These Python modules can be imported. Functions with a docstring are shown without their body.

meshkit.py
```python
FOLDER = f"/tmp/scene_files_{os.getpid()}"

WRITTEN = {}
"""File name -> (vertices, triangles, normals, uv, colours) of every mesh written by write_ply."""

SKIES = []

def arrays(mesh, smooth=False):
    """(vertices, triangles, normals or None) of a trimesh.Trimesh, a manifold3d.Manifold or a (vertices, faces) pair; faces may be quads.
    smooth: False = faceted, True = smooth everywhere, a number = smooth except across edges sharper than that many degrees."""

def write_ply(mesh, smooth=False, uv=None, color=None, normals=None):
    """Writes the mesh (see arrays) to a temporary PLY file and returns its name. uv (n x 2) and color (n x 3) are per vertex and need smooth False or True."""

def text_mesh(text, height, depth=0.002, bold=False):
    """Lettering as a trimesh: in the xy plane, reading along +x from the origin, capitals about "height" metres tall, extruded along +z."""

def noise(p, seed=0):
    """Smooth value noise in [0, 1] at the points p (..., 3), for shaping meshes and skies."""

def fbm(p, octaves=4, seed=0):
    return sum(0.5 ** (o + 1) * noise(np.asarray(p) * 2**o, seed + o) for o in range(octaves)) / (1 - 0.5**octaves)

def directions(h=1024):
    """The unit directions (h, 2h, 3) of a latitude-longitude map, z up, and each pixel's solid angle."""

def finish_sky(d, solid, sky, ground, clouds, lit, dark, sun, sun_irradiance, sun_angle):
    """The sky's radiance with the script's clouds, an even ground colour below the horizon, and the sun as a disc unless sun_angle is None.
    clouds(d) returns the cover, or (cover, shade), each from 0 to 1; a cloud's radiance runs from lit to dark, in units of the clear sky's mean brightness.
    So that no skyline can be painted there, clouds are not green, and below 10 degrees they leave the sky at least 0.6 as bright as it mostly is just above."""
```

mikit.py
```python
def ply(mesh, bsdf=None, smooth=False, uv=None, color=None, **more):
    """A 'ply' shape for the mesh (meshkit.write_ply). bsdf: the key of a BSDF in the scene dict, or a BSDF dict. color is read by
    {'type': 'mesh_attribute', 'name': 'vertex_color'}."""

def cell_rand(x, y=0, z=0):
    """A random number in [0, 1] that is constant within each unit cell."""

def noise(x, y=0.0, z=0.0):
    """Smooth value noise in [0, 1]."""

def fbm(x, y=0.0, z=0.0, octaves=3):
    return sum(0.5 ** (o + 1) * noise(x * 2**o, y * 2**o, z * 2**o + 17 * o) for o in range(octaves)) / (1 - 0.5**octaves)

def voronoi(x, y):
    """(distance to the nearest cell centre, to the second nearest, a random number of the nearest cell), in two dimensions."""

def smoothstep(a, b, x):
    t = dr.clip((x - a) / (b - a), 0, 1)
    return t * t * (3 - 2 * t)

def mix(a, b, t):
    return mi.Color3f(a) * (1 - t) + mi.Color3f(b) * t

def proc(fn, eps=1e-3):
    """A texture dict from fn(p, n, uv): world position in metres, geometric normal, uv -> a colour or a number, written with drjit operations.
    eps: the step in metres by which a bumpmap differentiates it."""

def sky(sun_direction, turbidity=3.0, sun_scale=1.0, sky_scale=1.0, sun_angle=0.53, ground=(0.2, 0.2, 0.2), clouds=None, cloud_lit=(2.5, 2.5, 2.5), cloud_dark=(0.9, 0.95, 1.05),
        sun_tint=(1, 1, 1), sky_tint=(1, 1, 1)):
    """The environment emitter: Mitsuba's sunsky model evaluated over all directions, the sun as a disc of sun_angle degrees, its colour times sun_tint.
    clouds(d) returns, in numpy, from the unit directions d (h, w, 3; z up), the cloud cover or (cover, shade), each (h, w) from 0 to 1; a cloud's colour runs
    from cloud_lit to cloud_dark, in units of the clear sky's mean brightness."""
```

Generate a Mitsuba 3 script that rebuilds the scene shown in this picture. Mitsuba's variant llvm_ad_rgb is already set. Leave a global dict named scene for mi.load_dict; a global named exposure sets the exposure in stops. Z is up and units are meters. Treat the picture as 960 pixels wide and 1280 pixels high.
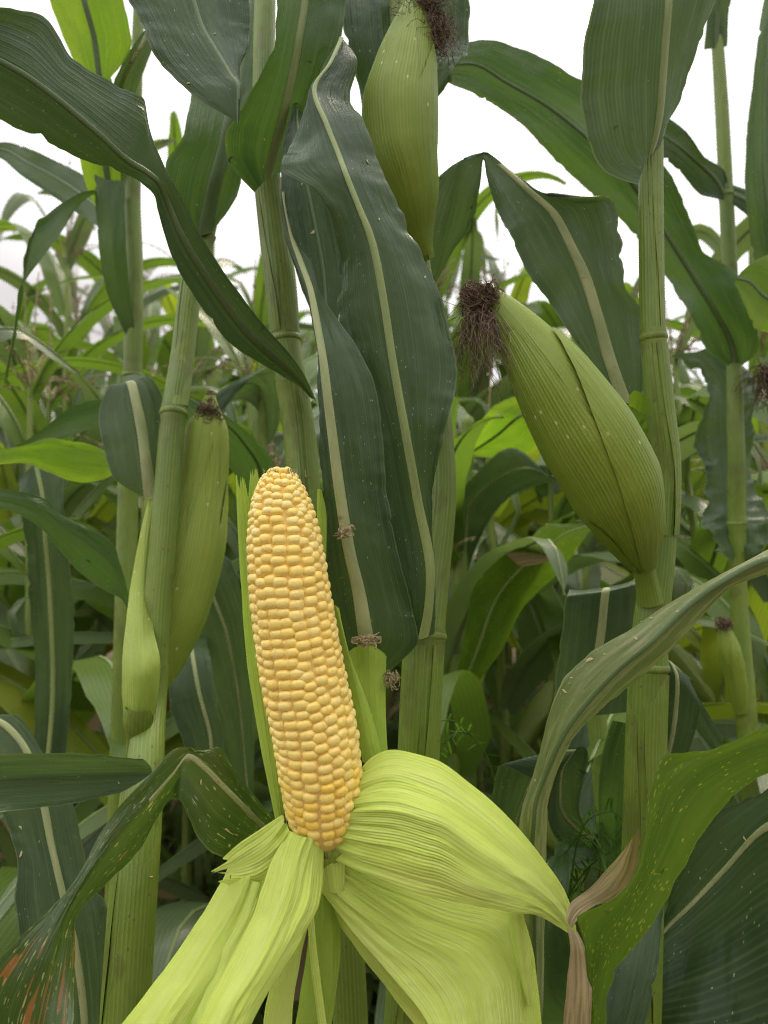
import math, random
import numpy as np, trimesh, drjit as dr, mitsuba as mi, mikit, meshkit
from scipy.interpolate import PchipInterpolator
from mikit import noise, fbm, voronoi, smoothstep, mix, proc

# ------------------------------------------------------------------ camera, sky, exposure
CAM = np.array([0.0, 0.0, 1.05]); PITCH = math.radians(4.0); FPX = 924.0
FW = np.array([0, math.cos(PITCH), math.sin(PITCH)]); RT = np.array([1.0, 0, 0]); UP = np.cross(RT, FW)
T = mi.ScalarTransform4f
scene, labels = {}, {}
scene['camera'] = {'type': 'thinlens', 'fov': 2 * math.degrees(math.atan(480 / FPX)), 'fov_axis': 'x', 'aperture_radius': 0.0014, 'focus_distance': 0.43,
                   'near_clip': 0.01, 'far_clip': 500.0, 'to_world': T().look_at(origin=CAM.tolist(), target=(CAM + FW).tolist(), up=[0, 0, 1])}
exposure = 2.65


def overcast(d):
    n = meshkit.fbm(np.stack([d[..., 0] * 2.2, d[..., 1] * 2.2, d[..., 2] * 4 + 3], -1), 4, 5)
    # an overcast sky is about three times brighter overhead than at the horizon
    return np.ones(d.shape[:2]), np.clip(1 - np.clip(d[..., 2], 0, 1) ** 2.0 + (n - 0.5) * 1.0, 0, 1)


scene['sky'] = mikit.sky((0.35, 0.62, 0.95), turbidity=4, sun_scale=0.16, sun_angle=16, clouds=overcast, cloud_lit=(4.7, 4.65, 4.55), cloud_dark=(1.32, 1.26, 1.26), ground=(0.06, 0.07, 0.04))


def P(px, py, d):
    """The place at forward distance d (metres) that the photograph shows at (px, py)."""
    px, py, d = np.broadcast_arrays(np.asarray(px, float), np.asarray(py, float), np.asarray(d, float))
    return CAM + d[..., None] * (FW + ((px - 480) / FPX)[..., None] * RT + ((640 - py) / FPX)[..., None] * UP)


def smooth01(x):
    x = np.clip(x, 0, 1)
    return x * x * (3 - 2 * x)


def unit(v):
    return v / np.maximum(np.linalg.norm(v, axis=-1, keepdims=True), 1e-12)


# ------------------------------------------------------------------ materials
def cell_hash(r):
    h = r * 917.3
    return h - dr.floor(h)


def leaf_fn(a, b, vein, speck, speckc, streak=0.0, streakc=(0.25, 0.11, 0.03), dust=0.0, dustc=(0.3, 0.3, 0.2), seed=0.0):
    def fn(p, n, uv):
        u, v = uv.x + seed * 0.37, uv.y + seed
        m = fbm(u * 45, v * 9, seed, 3)
        c = mix(a, b, smoothstep(0.25, 0.75, m))
        wob = 0.0004 * noise(u * 60, v * 12)
        fine = 0.5 + 0.5 * dr.cos((u + wob) * (2 * math.pi / 0.0021))
        major = 0.5 + 0.5 * dr.cos((u + wob) * (2 * math.pi / 0.0084))
        c = mix(c, vein, 0.22 * smoothstep(0.5, 0.8, fbm(u * 420, v * 22, 2 + seed, 3)))
        line = smoothstep(0.6, 1.0, fine) * 0.3 * (0.1 + 1.1 * noise(u * 300, v * 18)) + smoothstep(0.9, 1.0, major) * 0.22 * noise(u * 110, v * 9, 4)
        c = mix(c, vein, dr.clip(line, 0, 0.8))
        if dust:
            d = fbm(u * 150, v * 42, 5 + seed, 4)
            c = mix(c, dustc, dust * smoothstep(0.42, 0.72, d))
        if streak:
            s = noise(u * 420, v * 60, 3 + seed) * 0.55 + 0.45 * noise(u * 90, v * 34, 9)
            c = mix(c, streakc, smoothstep(streak, streak + 0.05, s + 0.25 * smoothstep(0.17, 0.25, uv.y)))
            c = mix(c, (0.5, 0.45, 0.22), 0.7 * smoothstep(0.88, 0.91, noise(u * 760, v * 190, 31)))
        d1, d2, r = voronoi(u * 430 + 6 * noise(u * 30, v * 30), v * 260)
        size = (0.08 + 0.16 * cell_hash(r)) * (1.9 if speck > 0.21 and not dust else 1.0)
        patch = smoothstep(0.35, 0.7, noise(u * 40, v * 20, 12 + seed))
        c = mix(c, speckc, smoothstep(size, size * 0.5, d1) * dr.select(r < speck * (0.25 + 0.9 * patch), 0.75, 0.0))
        edge = smoothstep(0.0434, 0.0447, dr.abs(uv.x))
        return mix(c, vein, 0.6 * edge)
    return fn


def leaf_bump(p, n, uv):
    u, v = uv.x, uv.y
    w = 0.0004 * noise(u * 60, v * 12)
    return 0.00006 * dr.cos((u + w) * (2 * math.pi / 0.0042)) + 0.00004 * dr.cos((u + w) * (2 * math.pi / 0.0021)) + 0.0016 * noise(u * 60, v * 24) + 0.0006 * noise(u * 170, v * 70, 3) + 0.0002 * noise(u * 300, v * 230)


def leaf_bsdf(fn, trans=0.75, rough=0.42, spec=0.5, bump=1.0):
    """A leaf: a waxy surface that reflects, blended with light that comes through, which is yellower."""
    colour = proc(fn) if callable(fn) else {'type': 'rgb', 'value': fn}
    through = proc(lambda p, n, uv: fn(p, n, uv) * mi.Color3f(1.4, 1.5, 0.7)) if callable(fn) else {'type': 'rgb', 'value': [fn[0] * 1.7, fn[1] * 1.75, fn[2] * .75]}
    front = {'type': 'twosided', 'bsdf': {'type': 'principled', 'base_color': colour, 'roughness': rough, 'specular': spec, 'clearcoat': 0.04, 'clearcoat_gloss': 0.9}}
    back = {'type': 'principledthin', 'base_color': through, 'roughness': 0.6, 'diff_trans': 2.0}
    inner = {'type': 'blendbsdf', 'weight': 0.5 * trans, 'front': front, 'back': back}
    return {'type': 'bumpmap', 'arbitrary': proc(leaf_bump, 2e-4), 'scale': bump, 'bsdf': inner} if bump else inner


def bumped(fn, scale, inner):
    return {'type': 'bumpmap', 'arbitrary': proc(fn, 2e-4), 'scale': scale, 'bsdf': inner}


M = {}
M['leaf_dark'] = leaf_bsdf(leaf_fn((0.027, 0.058, 0.022), (0.050, 0.090, 0.034), (0.12, 0.165, 0.075), 0.05, (0.33, 0.35, 0.24)), 0.55, 0.30, 0.34)
M['leaf_green'] = leaf_bsdf(leaf_fn((0.040, 0.088, 0.025), (0.072, 0.135, 0.038), (0.14, 0.20, 0.075), 0.04, (0.36, 0.36, 0.2), seed=2.0), 0.7, 0.34)
M['leaf_bright'] = leaf_bsdf(leaf_fn((0.12, 0.22, 0.018), (0.19, 0.29, 0.028), (0.25, 0.36, 0.06), 0.09, (0.03, 0.05, 0.015), seed=4.0), 1.1, 0.42)
M['leaf_grey'] = leaf_bsdf(leaf_fn((0.042, 0.078, 0.034), (0.072, 0.116, 0.052), (0.15, 0.20, 0.10), 0.04, (0.4, 0.4, 0.3), seed=6.0), 0.7, 0.35, 0.3)
M['leaf_dusty'] = leaf_bsdf(leaf_fn((0.12, 0.17, 0.055), (0.18, 0.225, 0.085), (0.27, 0.31, 0.13), 0.25, (0.42, 0.38, 0.2), dust=0.5, dustc=(0.36, 0.34, 0.19), seed=8.0), 0.6, 0.5)
M['leaf_rust'] = leaf_bsdf(leaf_fn((0.036, 0.072, 0.012), (0.066, 0.118, 0.020), (0.13, 0.19, 0.05), 0.06, (0.42, 0.36, 0.16), streak=0.80, seed=10.0), 0.7, 0.24, 0.8)
M['leaf_fleck'] = leaf_bsdf(leaf_fn((0.065, 0.135, 0.012), (0.11, 0.19, 0.018), (0.16, 0.23, 0.04), 0.22, (0.42, 0.40, 0.06), seed=12.0), 0.85, 0.36)
M['leaf_dry'] = leaf_bsdf(leaf_fn((0.24, 0.175, 0.095), (0.42, 0.33, 0.19), (0.50, 0.41, 0.26), 0.2, (0.1, 0.06, 0.03), dust=0.5, dustc=(0.14, 0.09, 0.05), seed=14.0), 0.5, 0.7)


def rib_fn(p, n, uv):
    c = mix((0.17, 0.23, 0.08), (0.38, 0.39, 0.19), fbm(p.x * 90 + uv.x * 200, p.y * 90, p.z * 40))
    b = noise(p.x * 700 + uv.x * 500, p.y * 500, p.z * 330) * (0.35 + 0.65 * noise(p.x * 34, p.y * 34, p.z * 26))
    c = mix(c, (0.26, 0.18, 0.08), 0.6 * smoothstep(0.56, 0.70, b))
    return mix(c, (0.06, 0.04, 0.02), 0.9 * smoothstep(0.72, 0.82, b))


def rib2_fn(p, n, uv):
    return mix((0.17, 0.23, 0.07), (0.26, 0.31, 0.11), fbm(uv.x * 300, uv.y * 30))


def stalk_fn(p, n, uv):
    u, v = uv.x, uv.y
    c = mix((0.082, 0.145, 0.013), (0.175, 0.25, 0.030), fbm(u * 60, v * 10))
    line = smoothstep(0.6, 1.0, 0.5 + 0.5 * dr.cos(u * (2 * math.pi / 0.0024))) * (0.4 + 0.8 * noise(u * 400, v * 14))
    c = mix(c, (0.26, 0.32, 0.09), 0.28 * line)
    c = mix(c, (0.10, 0.11, 0.02), 0.5 * smoothstep(0.58, 0.75, fbm(u * 90, v * 40, 6)))
    d1, d2, r = voronoi(u * 250, v * 160)
    return mix(c, (0.10, 0.07, 0.03), 0.7 * smoothstep(0.2, 0.1, d1) * dr.select(r < 0.06, 1.0, 0.0))


def line_bump(p, n, uv):
    return 0.00012 * dr.cos(uv.x * (2 * math.pi / 0.0024)) + 0.0003 * noise(uv.x * 200, uv.y * 120)


def green_husk_fn(p, n, uv):
    u, v = uv.x, uv.y
    c = mix((0.125, 0.200, 0.014), (0.21, 0.285, 0.030), fbm(u * 50, v * 14, 2))
    line = smoothstep(0.55, 1.0, 0.5 + 0.5 * dr.cos((u + 0.0004 * noise(u * 50, v * 9)) * (2 * math.pi / 0.0023))) * (0.3 + 0.8 * noise(u * 300, v * 12))
    c = mix(c, (0.29, 0.36, 0.08), 0.4 * line)
    d1, d2, r = voronoi(u * 170, v * 100)
    return mix(c, (0.45, 0.42, 0.2), smoothstep(0.16, 0.08, d1) * dr.select(r < 0.04, 1.0, 0.0))


def pale_husk_fn(p, n, uv):
    u, v = uv.x, uv.y
    c = mix((0.61, 0.765, 0.13), (0.73, 0.82, 0.25), fbm(u * 70, v * 16, 4))
    line = smoothstep(0.35, 1.0, 0.5 + 0.5 * dr.cos((u + 0.0002 * noise(u * 60, v * 12)) * (2 * math.pi / 0.0017)))
    c = mix(c, (0.42, 0.57, 0.07), 0.34 * line * (0.25 + 0.75 * noise(u * 240, v * 20)))
    c = mix(c, (0.82, 0.83, 0.45), 0.12 * smoothstep(0.80, 1.0, 0.5 + 0.5 * dr.cos(u * (2 * math.pi / 0.0096) + 3 * noise(u * 50, v * 8))))
    return mix(c, (0.54, 0.66, 0.09), 0.35 * smoothstep(0.5, 0.72, fbm(u * 160, v * 22, 9)))


def husk_bump(p, n, uv):
    u, v = uv.x, uv.y
    w = 0.0009 * noise(u * 60, v * 16)
    return 0.00015 * dr.cos((u + 0.0002 * noise(u * 60, v * 12)) * (2 * math.pi / 0.0017)) * (0.6 + noise(u * 90, v * 30)) + 0.0002 * noise(u * 380, v * 110) + 0.0005 * noise(u * 110, v * 170) + 0.0003 * noise(u * 420, v * 380)


def brown_fn(p, n, uv):
    return mix((0.050, 0.033, 0.021), (0.19, 0.130, 0.082), noise(p.x * 900, p.y * 900, p.z * 500))


M['rib_pale'] = {'type': 'twosided', 'bsdf': {'type': 'principled', 'base_color': proc(rib_fn), 'roughness': 0.5, 'specular': 0.4}}
M['rib_leaf'] = {'type': 'twosided', 'bsdf': {'type': 'principled', 'base_color': {'type': 'rgb', 'value': (0.085, 0.135, 0.045)}, 'roughness': 0.4, 'specular': 0.5}}
M['rib_green'] = {'type': 'twosided', 'bsdf': {'type': 'principled', 'base_color': proc(rib2_fn), 'roughness': 0.45, 'specular': 0.5}}
M['stalk'] = {'type': 'twosided', 'bsdf': bumped(line_bump, 1.0, {'type': 'principled', 'base_color': proc(stalk_fn), 'roughness': 0.42, 'specular': 0.5})}
M['green_husk'] = {'type': 'twosided', 'bsdf': bumped(line_bump, 0.9, {'type': 'principled', 'base_color': proc(green_husk_fn), 'roughness': 0.45, 'specular': 0.45})}
M['light_husk'] = {'type': 'twosided', 'bsdf': bumped(line_bump, 0.9, {'type': 'principled', 'base_color': proc(lambda p, n, uv: green_husk_fn(p, n, uv) * mi.Color3f(1.5, 1.4, 2.0)), 'roughness': 0.45, 'specular': 0.4})}
M['silk_thread'] = {'type': 'principled', 'base_color': {'type': 'rgb', 'value': (0.72, 0.60, 0.30)}, 'roughness': 0.5}
M['pale_husk'] = bumped(husk_bump, 1.0, {'type': 'principledthin', 'base_color': proc(pale_husk_fn), 'roughness': 0.5, 'diff_trans': 0.45, 'eta': 1.4})
M['lime_husk'] = bumped(husk_bump, 1.0, {'type': 'principledthin', 'base_color': proc(lambda p, n, uv: pale_husk_fn(p, n, uv) * mi.Color3f(0.62, 0.72, 0.5)), 'roughness': 0.5, 'diff_trans': 0.6, 'eta': 1.4})
M['dry_fibre'] = {'type': 'twosided', 'bsdf': {'type': 'principled', 'base_color': proc(brown_fn), 'roughness': 0.7, 'specular': 0.25}}
KC = [(0.855, 0.645, 0.175), (0.855, 0.63, 0.155), (0.865, 0.66, 0.195), (0.855, 0.585, 0.095), (0.865, 0.68, 0.22), (0.865, 0.69, 0.25)]
for i, c in enumerate(KC):
    M[f'kernel_tone_{i}'] = {'type': 'principled', 'base_color': {'type': 'rgb', 'value': c}, 'roughness': 0.32, 'specular': 0.5, 'clearcoat': 0.25, 'clearcoat_gloss': 0.7}
M['cob_core'] = {'type': 'principled', 'base_color': {'type': 'rgb', 'value': (0.72, 0.50, 0.16)}, 'roughness': 0.7}


def far_fn(a, b, vein):
    def fn(p, n, uv):
        c = mix(a, b, noise(p.x * 4.5, p.y * 4.5, p.z * 7.0))
        return mix(c, vein, 0.3 * smoothstep(0.6, 1.0, 0.5 + 0.5 * dr.cos(uv.x * (2 * math.pi / 0.006))))
    return fn


M['field_leaf'] = leaf_bsdf(far_fn((0.065, 0.120, 0.022), (0.14, 0.22, 0.035), (0.19, 0.26, 0.08)), 0.9, 0.36, bump=0)
M['field_leaf_bluish'] = leaf_bsdf(far_fn((0.075, 0.115, 0.055), (0.13, 0.18, 0.08), (0.2, 0.25, 0.13)), 0.7, 0.34, bump=0)
M['field_leaf_yellowing'] = leaf_bsdf(far_fn((0.15, 0.23, 0.025), (0.28, 0.31, 0.035), (0.3, 0.36, 0.1)), 1.1, 0.45, bump=0)
M['field_dry'] = leaf_bsdf((0.30, 0.21, 0.12), 0.6, 0.7, bump=0)
M['field_rib'] = {'type': 'twosided', 'bsdf': {'type': 'principled', 'base_color': {'type': 'rgb', 'value': (0.16, 0.21, 0.075)}, 'roughness': 0.5}}
M['field_stalk'] = {'type': 'twosided', 'bsdf': {'type': 'principled', 'base_color': {'type': 'rgb', 'value': (0.18, 0.24, 0.045)}, 'roughness': 0.5}}
M['tassel'] = {'type': 'twosided', 'bsdf': {'type': 'principled', 'base_color': {'type': 'rgb', 'value': (0.30, 0.24, 0.13)}, 'roughness': 0.7}}
M['weed_green'] = leaf_bsdf((0.07, 0.16, 0.02), 0.9, 0.5, bump=0)


M['scrap'] = {'type': 'principled', 'base_color': {'type': 'rgb', 'value': (0.42, 0.35, 0.18)}, 'roughness': 0.7}


def soil_fn(p, n, uv):
    return mix((0.05, 0.038, 0.024), (0.14, 0.105, 0.068), fbm(p.x * 9, p.y * 9, 0, 4))


M['soil'] = {'type': 'principled', 'base_color': proc(soil_fn), 'roughness': 0.9, 'specular': 0.2}
scene.update(M)

# ------------------------------------------------------------------ helpers
counts = {}


def key_for(name):
    n = counts.get(name, 0); counts[name] = n + 1
    return name if n == 0 else f'{name}_{n:03d}'


def part(parent, name, mesh, bsdf, label=None, kind=None, smooth=True, uv=None):
    key = key_for(f'{parent}__{name}')
    scene[key] = mikit.ply(mesh, bsdf, smooth=smooth, uv=uv)
    if label or kind:
        labels[key] = {k: v for k, v in (('label', label), ('kind', kind)) if v}
    return key


def thing(name, label, cat, group=None):
    key = key_for(name)
    labels[key] = {'label': label, 'category': cat}
    if group: labels[key]['group'] = group
    return key


def grid_faces(nv, nu):
    i = np.arange(nv * nu).reshape(nv, nu)
    return np.stack([i[:-1, :-1], i[:-1, 1:], i[1:, 1:], i[1:, :-1]], -1).reshape(-1, 4)


def normals_of(S):
    return unit(np.cross(np.gradient(S, axis=1), np.gradient(S, axis=0)))


def spline_rows(C, nv):
    """C (rows, k, 3) -> (nv, k, 3), smooth along the rows."""
    mid = C.mean(1)
    s = np.r_[0, np.cumsum(np.maximum(np.linalg.norm(np.diff(mid, axis=0), axis=1), 1e-4))]
    return PchipInterpolator(s, C, axis=0)(np.linspace(0, s[-1], nv)), np.linspace(0, s[-1], nv)


def nz(*a, seed=0):
    return meshkit.noise(np.stack(np.broadcast_arrays(*[np.asarray(x, float) for x in a]), -1), seed)


def leaf(parent, rows, bsdf, rib='rib_leaf', ribw=(4, 2), depth=(0.0, 0.0), name='leaf', label=None, nv=70, nu=25, ripple=0.004, seed=1, ribh=0.4, crease=0.5, ribcut=1.0):
    """rows: (Lx, Ly, Mx, My, Rx, Ry, d [, dL, dR]) from the base to the tip."""
    C = []
    for r in rows:
        dl, dr_ = (r[7], r[8]) if len(r) > 7 else depth
        C.append([P(r[0], r[1], r[6] + dl), P(r[2], r[3], r[6]), P(r[4], r[5], r[6] + dr_)])
    nv = nv * 2 if nv > 20 else nv
    C, s = spline_rows(np.array(C), nv)
    L, Mi, R = C[:, 0], C[:, 1], C[:, 2]
    t = np.linspace(-1, 1, nu)
    gq = np.random.default_rng(seed + 900)
    notch = np.zeros((nv, 2))
    for k in range(int(3 + s[-1] * 9)):
        notch[:, gq.integers(2)] += gq.random() ** 2 * .16 * np.exp(-np.abs((s - s[-1] * (.08 + .9 * gq.random())) / (.0012 + .003 * gq.random())) ** 1.5)
    notch += .028 * (nz(s[:, None] * 120, np.arange(2)[None] * 7.0, seed, seed=seed) - .5) + .02 * (nz(s[:, None] * 330, np.arange(2)[None] * 7.0, seed, seed=seed) - .5)
    q = crease * np.abs(t) + (1 - crease) * t ** 2
    nt = np.where(t[None] < 0, notch[:, :1], notch[:, 1:]) * np.abs(t[None]) ** 5
    tq = t[None] * (1 - np.clip(nt, -.05, .4))
    S = Mi[:, None] + tq[..., None] * ((R - L) / 2)[:, None] + q[None, :, None] * ((L + R) / 2 - Mi)[:, None]
    N = normals_of(S)
    a = np.abs(t)[None]
    w = ripple * a ** 1.6 * (nz(s[:, None] * 22, np.sign(t)[None] * 3 + t[None] * 0.6, seed, seed=seed) - 0.5) * 2.4
    w = w + ripple * 0.5 * (nz(s[:, None] * 60, t[None] * 3.0, seed + 4, seed=seed) - 0.5) * a + ripple * 0.3 * (nz(s[:, None] * 170, t[None] * 2.0, seed + 8, seed=seed) - 0.5) * a ** 2
    width = np.linalg.norm(R - L, axis=1)[:, None]
    w = w * np.clip(width / 0.05, 0.1, 1.2)
    S = S + N * w[..., None]
    uv = np.stack(np.broadcast_arrays(t[None] * 0.045, s[:, None]), -1).reshape(-1, 2)
    key = part(parent, name, (S.reshape(-1, 3), grid_faces(nv, nu)), bsdf, label, uv=uv)
    if rib:
        c = S[:, nu // 2]; n = N[:, nu // 2]; side = unit(R - L)
        n = unit(n - (n * side).sum(-1, keepdims=True) * side)
        m = max(4, int(nv * ribcut))
        wpx = np.linspace(ribw[0], ribw[1], nv)[:m]
        dm = ((c - CAM) @ FW)[:m]
        hw = np.minimum(wpx * dm / FPX, 0.45 * width[:m, 0] + 0.0003)
        th = np.linspace(0, 2 * np.pi, 13)
        V = c[:m, None] + (hw[:, None] * np.cos(th))[..., None] * side[:m, None] + (ribh * hw[:, None] * np.sin(th))[..., None] * n[:m, None]
        ruv = np.stack(np.broadcast_arrays(th[None] / 6.28 * 0.02, s[:m, None]), -1).reshape(-1, 2)
        part(key, 'midrib', (V.reshape(-1, 3), grid_faces(m, 13)), rib, uv=ruv)
    return key


def loft(parent, rows, bsdf, name='husk_leaf', label=None, nv=80, nu=48, pleat=0.0004, wave=0.0016, gather=0.0, seed=1, wl=0.0045, ragged=0.0):
    """rows of k points (px, py, d) from base to tip; a thin pleated sheet."""
    C = np.array([[P(*q) for q in r] for r in rows])
    C, s = spline_rows(C, nv)
    k = C.shape[1]
    S = PchipInterpolator(np.linspace(0, 1, k), C, axis=1)(np.linspace(0, 1, nu))
    t = np.linspace(0, 1, nu)
    wid = np.linalg.norm(np.diff(S, axis=1), axis=-1).sum(1)
    W = wid.max()
    N = normals_of(S)
    u = t[None] * W
    sv = s[:, None]
    f = np.clip(wid / W, 0.15, 1)[:, None]
    h = 0.55 * pleat * np.cos(2 * np.pi * (u / wl + 0.5 * nz(u * 120, sv * 12, seed, seed=seed))) * f * (0.4 + 1.0 * nz(u * 60, sv * 22, seed + 9, seed=seed))
    h = h + wave * (nz(u * 75, sv * 14, seed + 2, seed=seed) - 0.5) * 2 + 0.32 * wave * (nz(u * 170, sv * 60, seed + 5, seed=seed + 1) - 0.5) * 2
    h = h + 0.14 * wave * (0.5 - np.abs(nz(u * 95 + sv * 40, sv * 60, seed + 11, seed=seed + 2) - 0.5) * 4)
    if gather:
        h = h + gather * np.exp(-sv / 0.028) * (nz(u * 330, sv * 30, seed + 7, seed=seed + 3) - 0.5) * 2
    S = S + N * h[..., None]
    if ragged:
        tip = unit(S[-1] - S[-2])
        amt = ragged * (nz(t * 14, seed, 0, seed=seed) - 0.5)
        S[-1] += tip * amt[:, None]; S[-2] += tip * amt[:, None] * 0.5
    uv = np.stack(np.broadcast_arrays(u, sv), -1).reshape(-1, 2)
    return part(parent, name, (S.reshape(-1, 3), grid_faces(nv, nu)), bsdf, label, uv=uv)


def tube(pts, rad, n=20, nodes=(), nv=None, cap=True):
    """Tube through world points with radii; returns vertices, quads, uv."""
    pts, rad = np.asarray(pts, float), np.asarray(rad, float)
    s = np.r_[0, np.cumsum(np.linalg.norm(np.diff(pts, axis=0), axis=1))]
    nv = nv or max(12, int(s[-1] / 0.008))
    x = np.linspace(0, s[-1], nv)
    c, r = PchipInterpolator(s, pts)(x), PchipInterpolator(s, rad)(x)
    for q in nodes:
        k = np.exp(-((x - q * s[-1]) / 0.0042) ** 2)
        r = r * (1 + 0.13 * k) - 0.0007 * np.exp(-((x - q * s[-1] - 0.008) / 0.003) ** 2)
    tg = unit(np.gradient(c, axis=0))
    a = unit(np.cross(tg, [0.0, 1.0, 0.12])); b = np.cross(tg, a)
    th = np.linspace(0, 2 * np.pi, n + 1)
    V = c[:, None] + r[:, None, None] * (np.cos(th)[None, :, None] * a[:, None] + np.sin(th)[None, :, None] * b[:, None])
    uv = np.stack(np.broadcast_arrays(th[None] * rad.mean(), x[:, None]), -1).reshape(-1, 2)
    return V.reshape(-1, 3), grid_faces(nv, n + 1), uv


def stalk(parent, pts, nodes_px=(), n=24, to_ground=True, label=None, bsdf='stalk'):
    """pts (px, py, half width in px, d) from the top down."""
    pts = [(pts[0][0], pts[0][1] - 2, .4, pts[0][3])] + list(pts)
    w = [P(p[0], p[1], p[3]) for p in pts]; r = [.96 * p[2] * p[3] / FPX for p in pts]
    if to_ground:
        last, prev = w[-1], w[-2]
        lean = (last - prev) / max(prev[2] - last[2], 1e-3)
        g = last + np.array([lean[0] * 0.5, lean[1] * 0.5, -1]) * (last[2] + 0.02)
        m = (last + g) / 2
        w += [m, g]; r += [r[-1] * 1.05, r[-1] * 1.1]
    s = np.r_[0, np.cumsum(np.linalg.norm(np.diff(w, axis=0), axis=1))]
    ys = np.array([p[1] for p in pts], float)
    nodes = [np.interp(q, ys, s[:len(pts)]) / s[-1] for q in nodes_px]
    V, F, uv = tube(w, r, n, nodes)
    key = part(parent, 'stalk', (V, F), bsdf, label, uv=uv)
    cf, rf = PchipInterpolator(s, np.array(w)), PchipInterpolator(s, r)
    for q in nodes:
        x = q * s[-1] + np.array([-.0035, -.002, 0, .0016, .0028])
        V, F, uv = tube(cf(x), rf(x) * np.array([1.05, 1.12, 1.145, 1.10, 0.98]), n, nv=9)
        part(key, 'node', (V, F), bsdf, uv=uv)
    return key


def sheath(parent, pts, a0, a1, lift=.0004, label=None):
    """A leaf sheath wrapped round a stalk, its open edge running from angle a0 (top) to a1 (bottom); 0 faces the camera, + is to the right."""
    w = np.array([P(p[0], p[1], p[3]) for p in pts]); r = np.array([.96 * p[2] * p[3] / FPX for p in pts])
    s = np.r_[0, np.cumsum(np.linalg.norm(np.diff(w, axis=0), axis=1))]
    x = np.linspace(0, s[-1], 60)
    c, rr = PchipInterpolator(s, w)(x), PchipInterpolator(s, r)(x)
    e = np.interp(x, [0, s[-1]], [a0, a1]) + .12 * (nz(x * 40, parent.__len__(), 0, seed=3) - .5)
    th = e[:, None] + np.linspace(0, 5.9, 40)[None]
    L = lift * (1 + 1.2 * np.exp(-np.linspace(0, 5.9, 40) / .25))[None] + .0003
    out = (rr[:, None] + L)
    V = c[:, None] + (out * np.sin(th))[..., None] * RT - (out * np.cos(th))[..., None] * np.array([0, 1.0, 0])
    uv = np.stack(np.broadcast_arrays(th * r.mean(), x[:, None]), -1).reshape(-1, 2)
    return part(parent, 'leaf_sheath', (V.reshape(-1, 3), grid_faces(60, 40)), 'stalk', label, uv=uv)


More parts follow.
